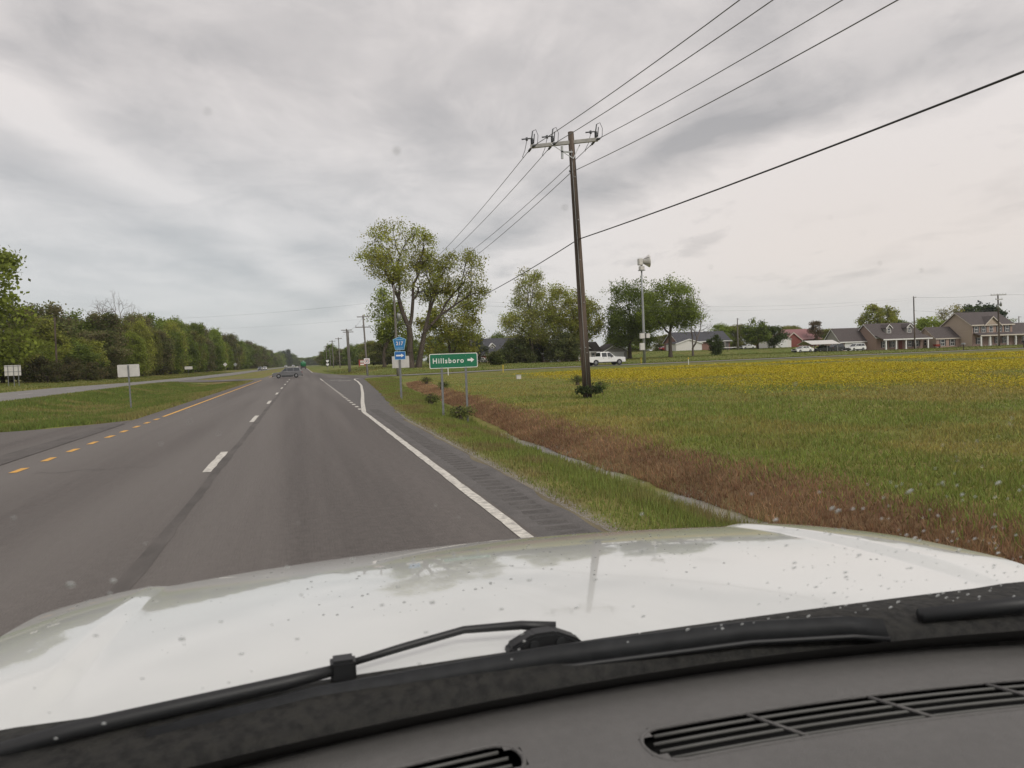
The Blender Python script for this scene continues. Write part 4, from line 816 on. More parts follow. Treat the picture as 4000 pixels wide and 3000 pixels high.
# ---------------------------------------------------------------- vehicles
def wheel(parent, x, y, r, w, side):
    t = MB().lathe([(r*.62, -w/2), (r*.94, -w/2), (r, -w/2+.03), (r, w/2-.03), (r*.94, w/2), (r*.62, w/2)], 20, axis='y').build('wheel', M['tyre'], parent, False); t.location = (x, y, r)
    h = MB().lathe([(r*.60, -.02), (r*.60, .02), (r*.5, .035), (r*.16, .05), (.03, .05)], 14, axis='y').build('rim', M['rim'], t); h.location = (0, side*(w/2-.03), 0); h.scale = (1, side, 1)
def vehicle(name, label, cat, loc, rz, kind, paint, scale=1., group=None, dark_trim=False):
    g = empty(name, loc, rz, label, cat, group); g.scale = (scale,)*3
    D = dict(
     suv=dict(L=4.7, W=1.86, wb=(1.40, -1.38), r=.36, belt=1.05, body=[(-2.33, .42), (-2.36, .75), (-2.30, 1.02), (-2.2, 1.07), (.85, 1.04), (2.0, .93), (2.28, .82), (2.35, .55), (2.28, .34)], cab=[(-2.18, 1.05), (-2.02, 1.68), (-1.6, 1.74), (.1, 1.72), (.35, 1.66), (1.05, 1.04)], win=[(-1.98, -1.0), (-.95, .02), (.07, .66)], zt=1.64),
     sedan=dict(L=4.7, W=1.80, wb=(1.38, -1.35), r=.32, belt=.93, body=[(-2.3, .38), (-2.35, .7), (-2.2, .92), (-1.6, .96), (.8, .92), (2.0, .80), (2.3, .65), (2.33, .42), (2.25, .26)], cab=[(-1.75, .94), (-1.0, 1.38), (-.2, 1.43), (.25, 1.38), (1.05, .92)], win=[(-1.15, -.4), (-.34, .5)], zt=1.34),
     pickup=dict(L=5.9, W=2.0, wb=(1.95, -1.75), r=.42, belt=1.18, body=[(-2.92, .62), (-2.95, .95), (-2.92, 1.30), (-.98, 1.30), (-.94, 1.24), (1.25, 1.22), (2.75, 1.14), (2.90, 1.0), (2.95, .62), (2.9, .45)], cab=[(-.98, 1.22), (-.92, 1.88), (-.75, 1.96), (.30, 1.95), (.52, 1.88), (1.32, 1.22)], win=[(-.76, .02), (.12, .84)], zt=1.83))[kind]
    pol = list(D['body']); zb = .25 if kind != 'pickup' else .46
    under = []
    for xc in D['wb']:
        ra = D['r']*1.09
        for k in range(9):
            a = math.pi*k/8; z = D['r']+ra*math.sin(a); under.append((xc+ra*math.cos(a), max(z, zb)))
    pol = pol+[(D['wb'][0]+.55, zb)]+under+[(D['wb'][1]-.55, zb)]
    W = D['W']/2; cx = 0; czm = .75
    n = len(pol); vs = []; 
    for y, k in ((-W, .965), (-W+.07, 1.), (W-.07, 1.), (W, .965)):
        for (x, z) in pol: vs.append((x*(.985 if k < 1 else 1), y, czm+(z-czm)*(k if z > .6 else 1)))
    fs = [tuple(range(n)), tuple(range(4*n-1, 3*n-1, -1))]
    for j in range(3): fs += [(j*n+i, j*n+(i+1) % n, (j+1)*n+(i+1) % n, (j+1)*n+i) for i in range(n)]
    MB().add(vs, fs).build('body', paint, g)
    cab = D['cab']; z0 = cab[0][1]; z1 = max(z for _, z in cab); hw_ = lambda z: W-.06-.17*max(0, (z-z0)/(z1-z0))
    nc = len(cab); vs = [(x, -hw_(z), z) for x, z in cab]+[(x, hw_(z), z) for x, z in cab]
    MB().add(vs, [tuple(range(nc)), tuple(range(2*nc-1, nc-1, -1))]+[(i, (i+1) % nc, (i+1) % nc+nc, i+nc) for i in range(nc)]).build('cabin', paint, g)
    # side windows follow the cabin outline
    def roofx(z, front):
        pts = cab if front else cab
        seg = (cab[-2], cab[-1]) if front else (cab[0], cab[1])
        (xa, za), (xb, zb_) = seg; t = (z-za)/(zb_-za) if zb_ != za else 0; return xa+(xb-xa)*t
    zl, zt = D['belt']+.06, D['zt']
    for sgn in (-1, 1):
        for (xa, xb) in D['win']:
            xat = max(xa, roofx(zt, False)+.10); xbt = min(xb, roofx(zt, True)-.04); xbl = min(xb+.28 if (xa, xb) == D['win'][-1] else xb, roofx(zl, True)-.10)
            y_l, y_t = sgn*(hw_(zl)+.008), sgn*(hw_(zt)+.008)
            MB().quad((xa, y_l, zl), (xbl, y_l, zl), (xbt, y_t, zt), (xat, y_t, zt)).build('side_window', M['glassdark'], g, fix=False)
    (xa, za), (xb, zb_) = cab[-2], cab[-1]; e = .012
    MB().quad((xb-.05+e, -hw_(zb_)+.1, zb_+.05+e), (xb-.05+e, hw_(zb_)-.1, zb_+.05+e), (xa+e+.03, hw_(za)-.07, za-.03+e), (xa+e+.03, -hw_(za)+.07, za-.03+e)).build('windscreen', M['glassdark'], g, fix=False)
    (xa, za), (xb, zb_) = cab[0], cab[1]
    MB().quad((xa-e, -hw_(za)+.12, za+.12), (xa-e, hw_(za)-.12, za+.12), (xb-e-.01, hw_(zb_)-.08, zb_-.05), (xb-e-.01, -hw_(zb_)+.08, zb_-.05)).build('rear_window', M['glassdark'], g, fix=False)
    for xc in D['wb']:
        for sgn in (-1, 1): wheel(g, xc, sgn*(W-.13), D['r'], .24, sgn)
    xf_, xr_ = max(x for x, _ in D['body']), min(x for x, _ in D['body']); zl2 = .72 if kind != 'pickup' else .98
    for sgn in (-1, 1):
        MB().box(xf_-.16, xf_+.012, sgn*(W-.30)-.2, sgn*(W-.30)+.2, zl2-.02, zl2+.12).build('headlight', M['lamp_clear'], g, bevel=.02)
        MB().box(xr_-.012, xr_+.10, sgn*(W-.16)-.1, sgn*(W-.16)+.1, zl2, zl2+.3).build('taillight', M['lamp_red'], g, bevel=.02)
        MB().box(.62, .82, sgn*(W+.09)-.1, sgn*(W+.09)+.1, D['belt']+.02, D['belt']+.18).build('wing_mirror', M['plastic'] if kind == 'pickup' else paint, g, bevel=.02)
        for xh in (D['win'][-1][0]+.05, D['win'][0][0]+.1 if kind == 'pickup' else D['win'][-2][0]+.1): MB().box(xh, xh+.2, sgn*(W+.002)-.02, sgn*(W+.002)+.02, D['belt']-.14, D['belt']-.09).build('door_handle', M['plastic'], g)
    MB().box(xf_-.10, xf_+.06, -W+.08, W-.08, zb-.02, zb+.24).build('front_bumper', M['plastic'], g, bevel=.04)
    MB().box(xr_-.06, xr_+.10, -W+.08, W-.08, zb+.02, zb+.26).build('rear_bumper', M['plastic' if kind != 'pickup' else 'chrome'], g, bevel=.04)
    MB().box(D['wb'][1]+.46, D['wb'][0]-.46, -W-.006, W+.006, zb-.06, zb+(.20 if kind == 'suv' else .06)).build('sill', M['plastic'], g)
    MB().box(xf_-.05, xf_+.02, -.5, .5, zl2-.1, zl2+.12).build('grille', M['black'], g)
    if kind == 'pickup':
        MB().box(-2.8, -1.06, -W+.16, W-.16, 1.302, 1.31).build('bed_opening', M['plastic'], g)
    if kind == 'suv':
        for sgn in (-1, 1): MB().tube([(-1.7, sgn*.66, 1.74), (-1.5, sgn*.66, 1.80), (0, sgn*.66, 1.79), (.15, sgn*.66, 1.73)], .02, 6).build('roof_rail', M['chrome'], g)
    return g
WHITE = paintm('white', (.78, .78, .77)); SILV = paintm('silver', (.17, .17, .175), .4); DGREY = paintm('dark_grey', (.035, .04, .045), .3); RED = paintm('red', (.33, .03, .03)); GREY2 = paintm('grey', (.20, .21, .22), .3)
vehicle('crossing_suv', 'silver grey sport utility car crossing the highway at the junction', 'car', (-2.2, 116.2, .008), R(181), 'suv', SILV, .89)
vehicle('pickup_truck', 'white crew-cab pickup truck driving on the side road', 'pickup truck', (42.1, 101.8, .18), R(2), 'pickup', WHITE)
vehicle('parked_sedan', 'white sedan parked on the lawn by the carport', 'car', P3(105.5, 142.3), R(184), 'sedan', WHITE)
vehicle('parked_suv', 'white sport utility car parked before the dormer house garage', 'car', P3(123.6, 147.5), R(186), 'suv', WHITE)
vehicle('parked_car', 'dark grey car parked between the carport and the garage door', 'car', P3(118.4, 148.2), R(186), 'suv', DGREY)
vehicle('parked_car', 'black sedan standing under the metal carport', 'car', P3(113.6, 146.2), R(186), 'sedan', DGREY)
vehicle('parked_car', 'red car parked beside the dark-roofed house', 'car', P3(107.3, 209.5), R(10), 'sedan', RED)
vehicle('parked_car', 'white car parked at the brick house beside the green place-name sign', 'car', P3(45.6, 197), R(190), 'sedan', WHITE)
vehicle('parked_car', 'small white car far back between the two round lawn trees', 'car', P3(133, 206), R(180), 'sedan', WHITE)
vehicle('oncoming_car', 'grey oncoming car on the far carriageway by the wood', 'car', (-19.2, 372, .01), R(-90), 'suv', GREY2)
vehicle('oncoming_car', 'white oncoming car on the far carriageway by the wood', 'car', (-18.4, 402, .01), R(-90), 'suv', WHITE)
vehicle('distant_van', 'tiny white van far down the highway beyond the crossing car', 'van', (-15.5, 760, .01), R(-90), 'suv', WHITE, 1.25, 'tiny white vans far down the highway')
vehicle('distant_van', 'tiny white van far down the highway beyond the crossing car', 'van', (-9.5, 830, .01), R(-90), 'suv', WHITE, 1.35, 'tiny white vans far down the highway')
# green tank truck
tk = empty('tank_truck', (.35, 352, .01), R(90), 'green tank lorry driving away down the highway', 'truck'); TG = paintm('green', (.012, .16, .06))
MB().lathe([(.2, -4.6), (.9, -4.55), (1.15, -4.4), (1.2, -4.2), (1.2, 3.0), (1.1, 3.25), (.2, 3.3)], 20, axis='x').build('tank', TG, tk, True).location = (0, 0, 2.35)
MB().box(-4.8, 6.2, -.45, .45, .75, 1.15).build('chassis', M['plastic'], tk); MB().box(3.7, 5.9, -1.2, 1.2, 1.0, 3.1).build('cab', TG, tk, bevel=.1); MB().box(-4.95, -4.75, -1.2, 1.2, .6, .95).build('rear_bumper', M['black'], tk)
MB().box(-3, 1.8, -.3, .3, 3.5, 3.7).build('walkway', M['steel'], tk)
for s_ in (-1, 1): MB().box(-4.98, -4.93, s_*.95-.15, s_*.95+.15, .98, 1.12).build('taillight', M['lamp_red'], tk)
for x in (-3.9, -2.7, 4.9):
    for s_ in (-1, 1): wheel(tk, x, s_*1.0, .5, .34, s_)

# ---------------------------------------------------------------- houses
HM = dict(beige=mat('beige_siding', (.43, .345, .275), .8, var=.07, scale=1.2, stretch=(.2, .2, 6)), brick=mat('red_brick', (.24, .135, .11), .9, var=.22, scale=7), brick2=mat('pinkish_brick', (.32, .225, .185), .9, var=.18, scale=7), grey=mat('grey_siding', (.30, .285, .265), .8, var=.07, scale=1.5, stretch=(.2, .2, 6)), whitewall=mat('white_metal_siding', (.66, .64, .62), .6, var=.06, scale=2), darkbrick=mat('deep_red_brick', (.20, .06, .05), .9, var=.2, scale=7),
 roof=mat('brown_shingle_roof', (.080, .066, .064), .9, var=.2, scale=4, bump=.3), roofd=mat('dark_shingle_roof', (.062, .062, .072), .9, var=.2, scale=4, bump=.3), roofr=mat('red_metal_roof', (.24, .105, .105), .5, var=.08, scale=2), trim=M['white'], fascia=mat('tan_fascia', (.58, .52, .45), .6, var=.06), door=mat('garage_door_white', (.66, .66, .65), .5, var=.05, stretch=(.3, .3, 4)), shade=mat('porch_shade_colour', (.16, .15, .15), .8, var=.15), slab=mat('concrete_slab', (.42, .40, .38), .9, var=.12), shutter=mat('dark_shutter', (.045, .045, .05), .7, var=.1))
def bx(name, m, p, x0, x1, y0, y1, z0, z1): return MB().box(x0, x1, y0, y1, z0, z1).build(name, m, p)
def gable(p, x0, x1, y0, y1, z0, ze, zr, wall, roof, trim, axis='x', over=.4, th_=.16, names=('wall', 'roof'), gable_mat=None):
    """block with a pitched roof; ridge runs along axis. Returns the wall and roof meshes"""
    if axis == 'x':
        ym = (y0+y1)/2; w = MB().prism([(y0, z0), (y1, z0), (y1, ze), (ym, zr-.02), (y0, ze)], x0, x1, 'x').build(names[0], wall, p)
        sl = (zr-ze)/(ym-y0); r = MB()
        for (ya, yb) in ((y0-over, ym), (y1+over, ym)):
            za = ze-sl*over; r.prism([(ya, za+.02), (yb, zr+.02), (yb, zr+.02+th_), (ya, za+.02+th_)], x0-over, x1+over, 'x')
        ro = r.build(names[1], roof, p)
        f = MB()
        f.box(x0-over-.02, x1+over+.02, y0-over-.05, y0-over-.004, ze-sl*over-.06, ze-sl*over+.20).box(x0-over-.02, x1+over+.02, y1+over+.004, y1+over+.05, ze-sl*over-.06, ze-sl*over+.20)
        for xx in (x0-over, x1+over):
            for (ya, yb) in ((y0-over, ym), (y1+over, ym)):
                za = ze-sl*over; f.prism([(ya, za-.12), (yb, zr-.12), (yb, zr+.1), (ya, za+.1)], xx-.035 if xx < (x0+x1)/2 else xx+.004, xx-.004 if xx < (x0+x1)/2 else xx+.035, 'x')
        f.build('fascia', trim, ro)
    else:
        xm = (x0+x1)/2; w = MB().prism([(x0, z0), (x1, z0), (x1, ze), (xm, zr-.02), (x0, ze)], y0, y1, 'y').build(names[0], wall, p)
        sl = (zr-ze)/(xm-x0); r = MB()
        for (xa, xb) in ((x0-over, xm), (x1+over, xm)):
            za = ze-sl*over; r.prism([(xa, za+.02), (xb, zr+.02), (xb, zr+.02+th_), (xa, za+.02+th_)], y0-over, y1+over, 'y')
        ro = r.build(names[1], roof, p); f = MB()
        for (xa, xb) in ((x0-over, xm), (x1+over, xm)):
            za = ze-sl*over; f.prism([(xa, za-.14), (xb, zr-.14), (xb, zr+.14), (xa, za+.14)], y0-over-.04, y0-over-.004, 'y')
        f.build('fascia', trim, ro)
    return w, ro
def win(p, x, y, z, w, h, shut=False, cross=True, trim=None):
    """window on a wall facing -y; x, z is its lower middle"""
    f = MB(); t = .07; yy = y-.05
    f.box(x-w/2-t, x+w/2+t, yy, y-.003, z-t, z).box(x-w/2-t, x+w/2+t, yy, y-.003, z+h, z+h+t).box(x-w/2-t, x-w/2, yy, y-.003, z, z+h).box(x+w/2, x+w/2+t, yy, y-.003, z, z+h)
    if cross: f.box(x-w/2, x+w/2, yy+.005, y-.01, z+h*.48, z+h*.48+.07).box(x-.025, x+.025, yy+.008, y-.012, z, z+h*.47)
    o = f.build('window', trim or HM['trim'], p); bx('pane', M['glassdark'], o, x-w/2, x+w/2, y-.018, y-.006, z, z+h)
    if shut:
        for s_ in (-1, 1): bx('shutter', HM['shutter'], o, x+s_*(w/2+t+.2)-.17, x+s_*(w/2+t+.2)+.17, y-.04, y-.004, z-.05, z+h+.05)
def win_left(p, x, y, z, w, h):
    f = MB(); t = .07
    f.box(x-.05, x-.003, y-w/2-t, y+w/2+t, z-t, z).box(x-.05, x-.003, y-w/2-t, y+w/2+t, z+h, z+h+t).box(x-.05, x-.003, y-w/2-t, y-w/2, z, z+h).box(x-.05, x-.003, y+w/2, y+w/2+t, z, z+h).box(x-.045, x-.01, y-w/2, y+w/2, z+h*.48, z+h*.48+.07)
    o = f.build('window', HM['trim'], p); bx('pane', M['glassdark'], o, x-.018, x-.006, y-w/2, y+w/2, z, z+h)
# two-storey beige house
h = empty('two_storey_house', P3(154.2, 144.6), 0, 'two-storey beige house with brown roof, columned porch and a low gabled wing', 'house')
gable(h, 0, 12.2, 0, 8.9, -.6, 5.2, 8.2, HM['beige'], HM['roof'], HM['fascia'])
bx('brick_front', HM['brick2'], h, .02, 12.18, -.06, -.01, -.5, 5.0)
MB().prism([(3.6, 5.0), (8.2, 5.0), (5.9, 6.9)], -.25, 1.0, 'y').build('cross_gable', HM['beige'], h)
MB().prism([(3.2, 4.75), (5.9, 7.0), (5.9, 7.2), (3.2, 4.97)], -.55, 3.4, 'y').prism([(8.6, 4.75), (5.9, 7.0), (5.9, 7.2), (8.6, 4.97)], -.55, 3.4, 'y').build('cross_gable_roof', HM['roof'], h)
MB().prism([(3.15, 4.6), (5.9, 6.85), (5.9, 7.1), (3.15, 4.85)], -.62, -.56, 'y').prism([(8.65, 4.6), (5.9, 6.85), (5.9, 7.1), (8.65, 4.85)], -.62, -.56, 'y').build('cross_gable_fascia', HM['fascia'], h)
for x in (1.2, 3.4, 5.7, 8.2, 10.6): win(h, x, -.06, 3.35, .95, 1.35, x != 5.7)
MB().prism([(-2.3, 2.45), (0, 3.1), (0, 3.22), (-2.3, 2.6)], .2, 20, 'x').build('porch_roof', HM['roof'], h); bx('porch_fascia', HM['fascia'], h, .15, 20.05, -2.36, -2.302, 2.36, 2.62)
for x in (.5, 3.1, 5.6, 8.4, 10.9, 13.6, 16.5): bx('column', HM['trim'], h, x-.13, x+.13, -2.2, -1.94, 0, 2.44)
bx('porch_floor', HM['slab'], h, .1, 12.4, -2.4, -.07, -.4, .05); bx('front_door', HM['trim'], h, 4.9, 5.9, -.10, -.062, .05, 2.15)
for x in (2.0, 7.6, 9.8): win(h, x, -.06, .6, 1.0, 1.4, True)
gable(h, 12.25, 22, .6, 8.4, -.6, 2.5, 5.3, HM['brick2'], HM['roof'], HM['fascia'], names=('side_wing_wall', 'side_wing_roof'))
for x in (14, 16.4, 19): win(h, x, .6, .6, .95, 1.35)
gable(h, -7.2, -.05, 3.4, 9.6, -.6, 2.3, 4.9, HM['beige'], HM['roof'], HM['fascia'], names=('wing_wall', 'wing_roof'), over=.3)
bx('wing_brick_front', HM['brick2'], h, -7.15, -.1, 3.33, 3.39, -.5, 2.2)
for x in (-5.3, -2.4): win(h, x, 3.33, .45, 1.0, 1.45, True)
win_left(h, -7.2, 6.6, .7, .7, 1.3)
# dormer house
h = empty('dormer_house', P3(131.8, 148.4), 0, 'dark-roofed house with two dormers, white porch columns and an attached garage', 'house')
gable(h, 0, 13.4, 1.8, 9.6, -.6, 3.1, 6.3, HM['brick2'], HM['roof'], HM['trim'], over=.35)
MB().prism([(-.9, 2.35), (1.8, 3.35), (1.8, 3.5), (-.9, 2.5)], -.35, 13.75, 'x').build('porch_roof', HM['roof'], h); bx('porch_fascia', HM['trim'], h, -.4, 13.8, -.96, -.902, 2.26, 2.54)
for x in (.5, 3.4, 6.2, 8.8, 12.6): bx('column', HM['trim'], h, x-.14, x+.14, -.8, -.52, -.1, 2.4)
bx('porch_floor', HM['slab'], h, 0, 13.4, -1., 1.79, -.5, .02); bx('front_door', HM['darkbrick'], h, 6.4, 7.4, 1.74, 1.796, .03, 2.1)
for x in (2.2, 4.6, 9.6, 11.6): win(h, x, 1.8, .6, 1.0, 1.35, True)
for x in (4.3, 10.3):
    MB().prism([(x-.75, 3.6), (x+.75, 3.6), (x+.75, 5.25), (x, 5.95), (x-.75, 5.25)], 2.6, 5.4, 'y').build('dormer', HM['grey'], h)
    MB().prism([(x-.98, 5.06), (x, 6.0), (x, 6.14), (x-.98, 5.22)], 2.35, 5.6, 'y').prism([(x+.98, 5.06), (x, 6.0), (x, 6.14), (x+.98, 5.22)], 2.35, 5.6, 'y').build('dormer_roof', HM['roof'], h)
    MB().prism([(x-1.0, 4.98), (x, 5.92), (x, 6.12), (x-1.0, 5.2)], 2.28, 2.34, 'y').prism([(x+1.0, 4.98), (x, 5.92), (x, 6.12), (x+1.0, 5.2)], 2.28, 2.34, 'y').build('dormer_fascia', HM['trim'], h)
    win(h, x, 2.6, 4.05, .75, 1.05)
for x in (4.6, 6.6): 
    o = bx('porch_lamp', M['lamp_clear'], h, x-.2, x+.2, .2, .4, 2.25, 2.33)
gable(h, -7.4, -.05, 5.2, 11.0, -.6, 2.45, 5.45, HM['brick2'], HM['roof'], HM['trim'], names=('garage_wall', 'garage_roof'), over=.35)
MB().prism([(5.1, 2.4), (11.1, 2.4), (8.1, 5.3)], -7.46, -7.41, 'x').build('garage_gable', HM['grey'], h)
bx('garage_door', HM['door'], h, -6.2, -1.4, 5.12, 5.19, -.35, 2.0); bx('garage_door_header', HM['trim'], h, -6.4, -1.2, 5.10, 5.19, 2.02, 2.2)
# dark-roofed ranch house with a white gable
h = empty('ranch_house', P3(104, 195), 0, 'low house with a near-black roof, white garage gable and dark porch', 'house')
gable(h, .5, 17.4, 2.2, 10.8, -.8, 2.55, 5.3, HM['brick'], HM['roofd'], HM['trim'], over=.4)
gable(h, -1.3, 6.9, 0, 6.0, -.8, 2.0, 3.2, HM['whitewall'], HM['roofd'], HM['trim'], 'y', names=('garage_wall', 'garage_roof'), over=.25)
bx('porch_shade_panel', HM['shade'], h, 11.4, 16.9, 2.12, 2.19, 0, 2.4); bx('porch_fascia', HM['trim'], h, 7.0, 17.8, 1.55, 1.62, 2.35, 2.55)  # flat dark panel on the wall, its colour standing in for porch shade
win(h, 12.2, 2.12, .7, 1.0, 1.2); 
for x in (13.6, 15.4): bx('column', HM['grey'], h, x-.18, x+.18, 1.62, 1.95, 0, 2.35)
for (x, y) in ((6.6, 6.4), (10.6, 6.5)): MB().lathe([(.35, 0), (.34, .2), (.2, .34), (.03, .38)], 10).build('roof_vent', HM['trim'], h, True).location = (x, y, 5.3)
gt = empty('flat_trailer', P3(117.5, 192), 0, 'low white trailer parked on the lawn before the dark porch', 'trailer'); MB().box(-2.4, 2.4, -.8, .8, .5, .72).build('deck', M['white'], gt, bevel=.03)
for x in (-.5, .5):
    for s_ in (-1, 1): wheel(gt, x, s_*.75, .3, .2, s_)
# red-roofed house and white metal building
h = empty('red_roof_house', P3(151.5, 209.5), 0, 'brick house with a faded red metal roof and small porch', 'house')
gable(h, 0, 11.5, 2, 10, -.8, 2.6, 5.7, HM['darkbrick'], HM['roofr'], HM['fascia']); gable(h, -2.6, 3.4, 0, 6, -.8, 2.3, 4.6, HM['darkbrick'], HM['roofr'], HM['fascia'], 'y', names=('front_wing_wall', 'front_wing_roof'), over=.3)
MB().prism([(.6, 2.25), (2, 2.75), (2, 2.87), (.6, 2.4)], 3.6, 11.8, 'x').build('porch_roof', HM['roofr'], h)
for x in (4.4, 7.0, 9.8): bx('column', HM['grey'], h, x-.16, x+.16, .7, 1.0, 0, 2.3)
win(h, 5.8, 2, .6, 1.1, 1.3); win(h, 8.6, 2, .6, 1.1, 1.3)
h = empty('metal_building', P3(143.5, 207.5), 0, 'white metal outbuilding with a red roof left of the red-roofed house', 'building')
gable(h, 0, 6.2, 0, 9, -.8, 2.6, 3.9, HM['whitewall'], HM['roofr'], HM['grey'], 'y', over=.2); bx('roll_door', HM['door'], h, 1.4, 4.8, -.05, -.004, -.5, 2.2)
# grey house with gabled garage
h = empty('grey_house', P3(73.4, 177.5), 0, 'grey house with a front-gabled double garage and a long porch behind the yard trees', 'house')
gable(h, 0, 6.4, 0, 7, -.7, 2.2, 3.9, HM['grey'], HM['roof'], HM['trim'], 'y', names=('garage_wall', 'garage_roof'), over=.35)
bx('garage_door', HM['door'], h, .8, 5.4, -.06, -.004, -.35, 1.75); bx('garage_header', HM['trim'], h, .5, 5.7, -.08, -.004, 1.78, 1.92); bx('gable_vent', HM['trim'], h, 2.7, 3.7, -.05, -.004, 2.95, 3.2)
gable(h, -15.4, -.05, 2.5, 10.2, -.7, 2.35, 4.6, HM['brick2'], HM['roof'], HM['trim'], over=.5)
MB().prism([(-6.0, 3.0), (-2.6, 3.0), (-4.3, 4.3)], 1.9, 5, 'y').build('small_gable', HM['trim'], h); MB().prism([(-6.3, 2.85), (-4.3, 4.4), (-4.3, 4.55), (-6.3, 3.0)], 1.7, 5.4, 'y').prism([(-2.3, 2.85), (-4.3, 4.4), (-4.3, 4.55), (-2.3, 3.0)], 1.7, 5.4, 'y').build('small_gable_roof', HM['roof'], h)
for x in (-8.6, -6.0, -3.0, -.7): bx('column', HM['trim'], h, x-.12, x+.12, 1.9, 2.14, -.2, 2.3)
win(h, -7.4, 2.5, .5, .9, 1.3, True); win(h, -2.0, 2.5, .5, .9, 1.3); bx('side_door', HM['trim'], h, -9.4, -8.5, 2.42, 2.494, -.1, 2.0); bx('single_garage_door', HM['door'], h, -13.6, -11.2, 2.42, 2.494, -.4, 1.75); bx('brick_skirt', HM['brick'], h, -10.6, -5.2, 2.40, 2.49, -.6, .35)
for x in (-15, -14.3): win(h, x, 2.5, .6, .5, 1.2)
# brick house with dark steep roof
h = empty('brick_house', P3(47.6, 211), 0, 'long brick house with a steep dark roof and a small dormer behind the bushes', 'house')
gable(h, 0, 15.4, 0, 9.5, -.8, 2.3, 6.7, HM['brick2'], HM['roofd'], HM['grey'], over=.4)
x = 5.6; MB().prism([(x-.7, 3.2), (x+.7, 3.2), (x+.7, 4.5), (x, 5.2), (x-.7, 4.5)], 1.6, 4.4, 'y').build('dormer', HM['grey'], h); MB().prism([(x-1, 4.3), (x, 5.25), (x, 5.45), (x-1, 4.5)], 1.3, 4.6, 'y').prism([(x+1, 4.3), (x, 5.25), (x, 5.45), (x+1, 4.5)], 1.3, 4.6, 'y').build('dormer_roof', HM['trim'], h); win(h, x, 1.6, 3.5, .6, .9)
bx('front_door', HM['darkbrick'], h, 2.0, 3.1, -.05, -.004, -.2, 1.95); win(h, 9.6, 0, .5, 1.0, 1.2); win(h, 12.6, 0, .5, 1.0, 1.2)
# open metal carport
h = empty('carport', P3(113.3, 146.4), 0, 'open metal carport with a pale arched roof beside the dormer house', 'carport')
for x in (-3.6, 0, 2.7):
    for y in (-2.2, 2.2): bx('post', M['steel'], h, x-.05, x+.05, y-.05, y+.05, -.2, 1.75)
MB().prism([(-2.6, 1.7), (0, 2.55), (2.6, 1.7), (2.6, 1.78), (0, 2.64), (-2.6, 1.78)], -4.4, 3.2, 'x').build('roof', M['signback'], h)
# mailboxes
def mailbox(x, y, m, label):
    g = empty('mailbox', P3(x, y), 0, label, 'mailbox'); MB().box(-.06, .06, -.06, .06, -.1, 1.0).build('post', M['wood'], g)
    MB().prism([(-.14, 1.0), (.14, 1.0), (.14, 1.16)]+[(.14*math.cos(math.pi*k/8), 1.16+.14*math.sin(math.pi*k/8)) for k in range(1, 8)]+[(-.14, 1.16)], -.3, .3, 'y').build('box', m, g)
mailbox(125.5, 106.8, M['black'], 'black mailbox on a post before the beige house'); mailbox(112, 106.8, M['steel'], 'grey mailbox on a post before the dormer house')
rb = empty('red_wheelbarrow', P3(146.2, 147), 0, 'small red garden barrow beside the dormer house porch', 'barrow'); MB().add([(-.5, -.35, .4), (.5, -.35, .35), (.5, .35, .35), (-.5, .35, .4), (-.75, -.5, .85), (.7, -.5, .8), (.7, .5, .8), (-.75, .5, .85)], [(0, 1, 2, 3), (0, 1, 5, 4), (1, 2, 6, 5), (2, 3, 7, 6), (3, 0, 4, 7)]).build('tub', M['signred'], rb); wheel(rb, .85, 0, .22, .1, 1); MB().tube([(-1.1, -.3, .7), (.8, -.1, .25)], .025, 6).tube([(-1.1, .3, .7), (.8, .1, .25)], .025, 6).tube([(-.4, -.3, .45), (-.4, -.3, 0)], .025, 6).tube([(-.4, .3, .45), (-.4, .3, 0)], .025, 6).build('handles', M['plastic'], rb)

# ---------------------------------------------------------------- the car the view is taken from
CX = .42
car = empty('driven_car', (CX, 0, 0), 0, 'white car with a rain-spotted hood, windscreen, wipers and grey dashboard', 'car')
HP = mat('rain_wet_white_paint', (.64, .65, .63), .30, var=.03, scale=2, coat=1., spec=.5)
def yfront(u): return 2.14-.22*(abs(u)/.82)**2.2
def hood_z(u, y):
    a = abs(u); yf_ = yfront(u); t = max(0., (y-1.1)/(2.1-1.1)); z = 1.403-.100*t**2
    z -= .018*(a/.74)**2 if a < .74 else .018
    k = min(max((a-.755)/.035, 0), 1); z += .0105*k*min(1, max(0, (y-1.10)*7))*(1-.5*min(1, max(0, (y-1.5)/.5)))
    if a > .80: z -= .055*(a-.80)+.38*(a-.80)**2
    return z
us = sorted(set([round(v, 3) for v in np.linspace(-.98, .98, 57)]+[sg*v for sg in (-1, 1) for v in (.74, .75, .754, .757, .765, .775, .786, .791, .798, .803, .812)])); ts = list(np.linspace(0, 1, 30)); ang = [R(a) for a in (10, 22, 35, 50, 65, 80, 95)]
vs = []
for u in us:
    yf_ = yfront(u)
    for t in ts: y = 1.03+(yf_-1.03)*t; vs.append((u, y, hood_z(u, y)))
    zf = hood_z(u, yf_); sl = (hood_z(u, yf_)-hood_z(u, yf_-.01))/.01; a0 = math.atan(-sl); rr = .16
    for a in ang: vs.append((u, yf_+rr*(math.sin(a0+a)-math.sin(a0)), zf-rr*(math.cos(a0)-math.cos(a0+a))))
nr = len(ts)+len(ang); fs = [(i*nr+j, (i+1)*nr+j, (i+1)*nr+j+1, i*nr+j+1) for i in range(len(us)-1) for j in range(nr-1)]
link(np_mesh('hood', vs, fs, None, True), 'hood', HP, car)
for s_ in (-1, 1): MB().prism([(.75, .35), (2.0, .35), (2.0, 1.15), (1.6, 1.24), (.95, 1.30), (-.1, 1.30), (-1.6, 1.28), (-1.6, .35)], s_*.995, s_*.93, 'x').build('side_panel', HP, car)
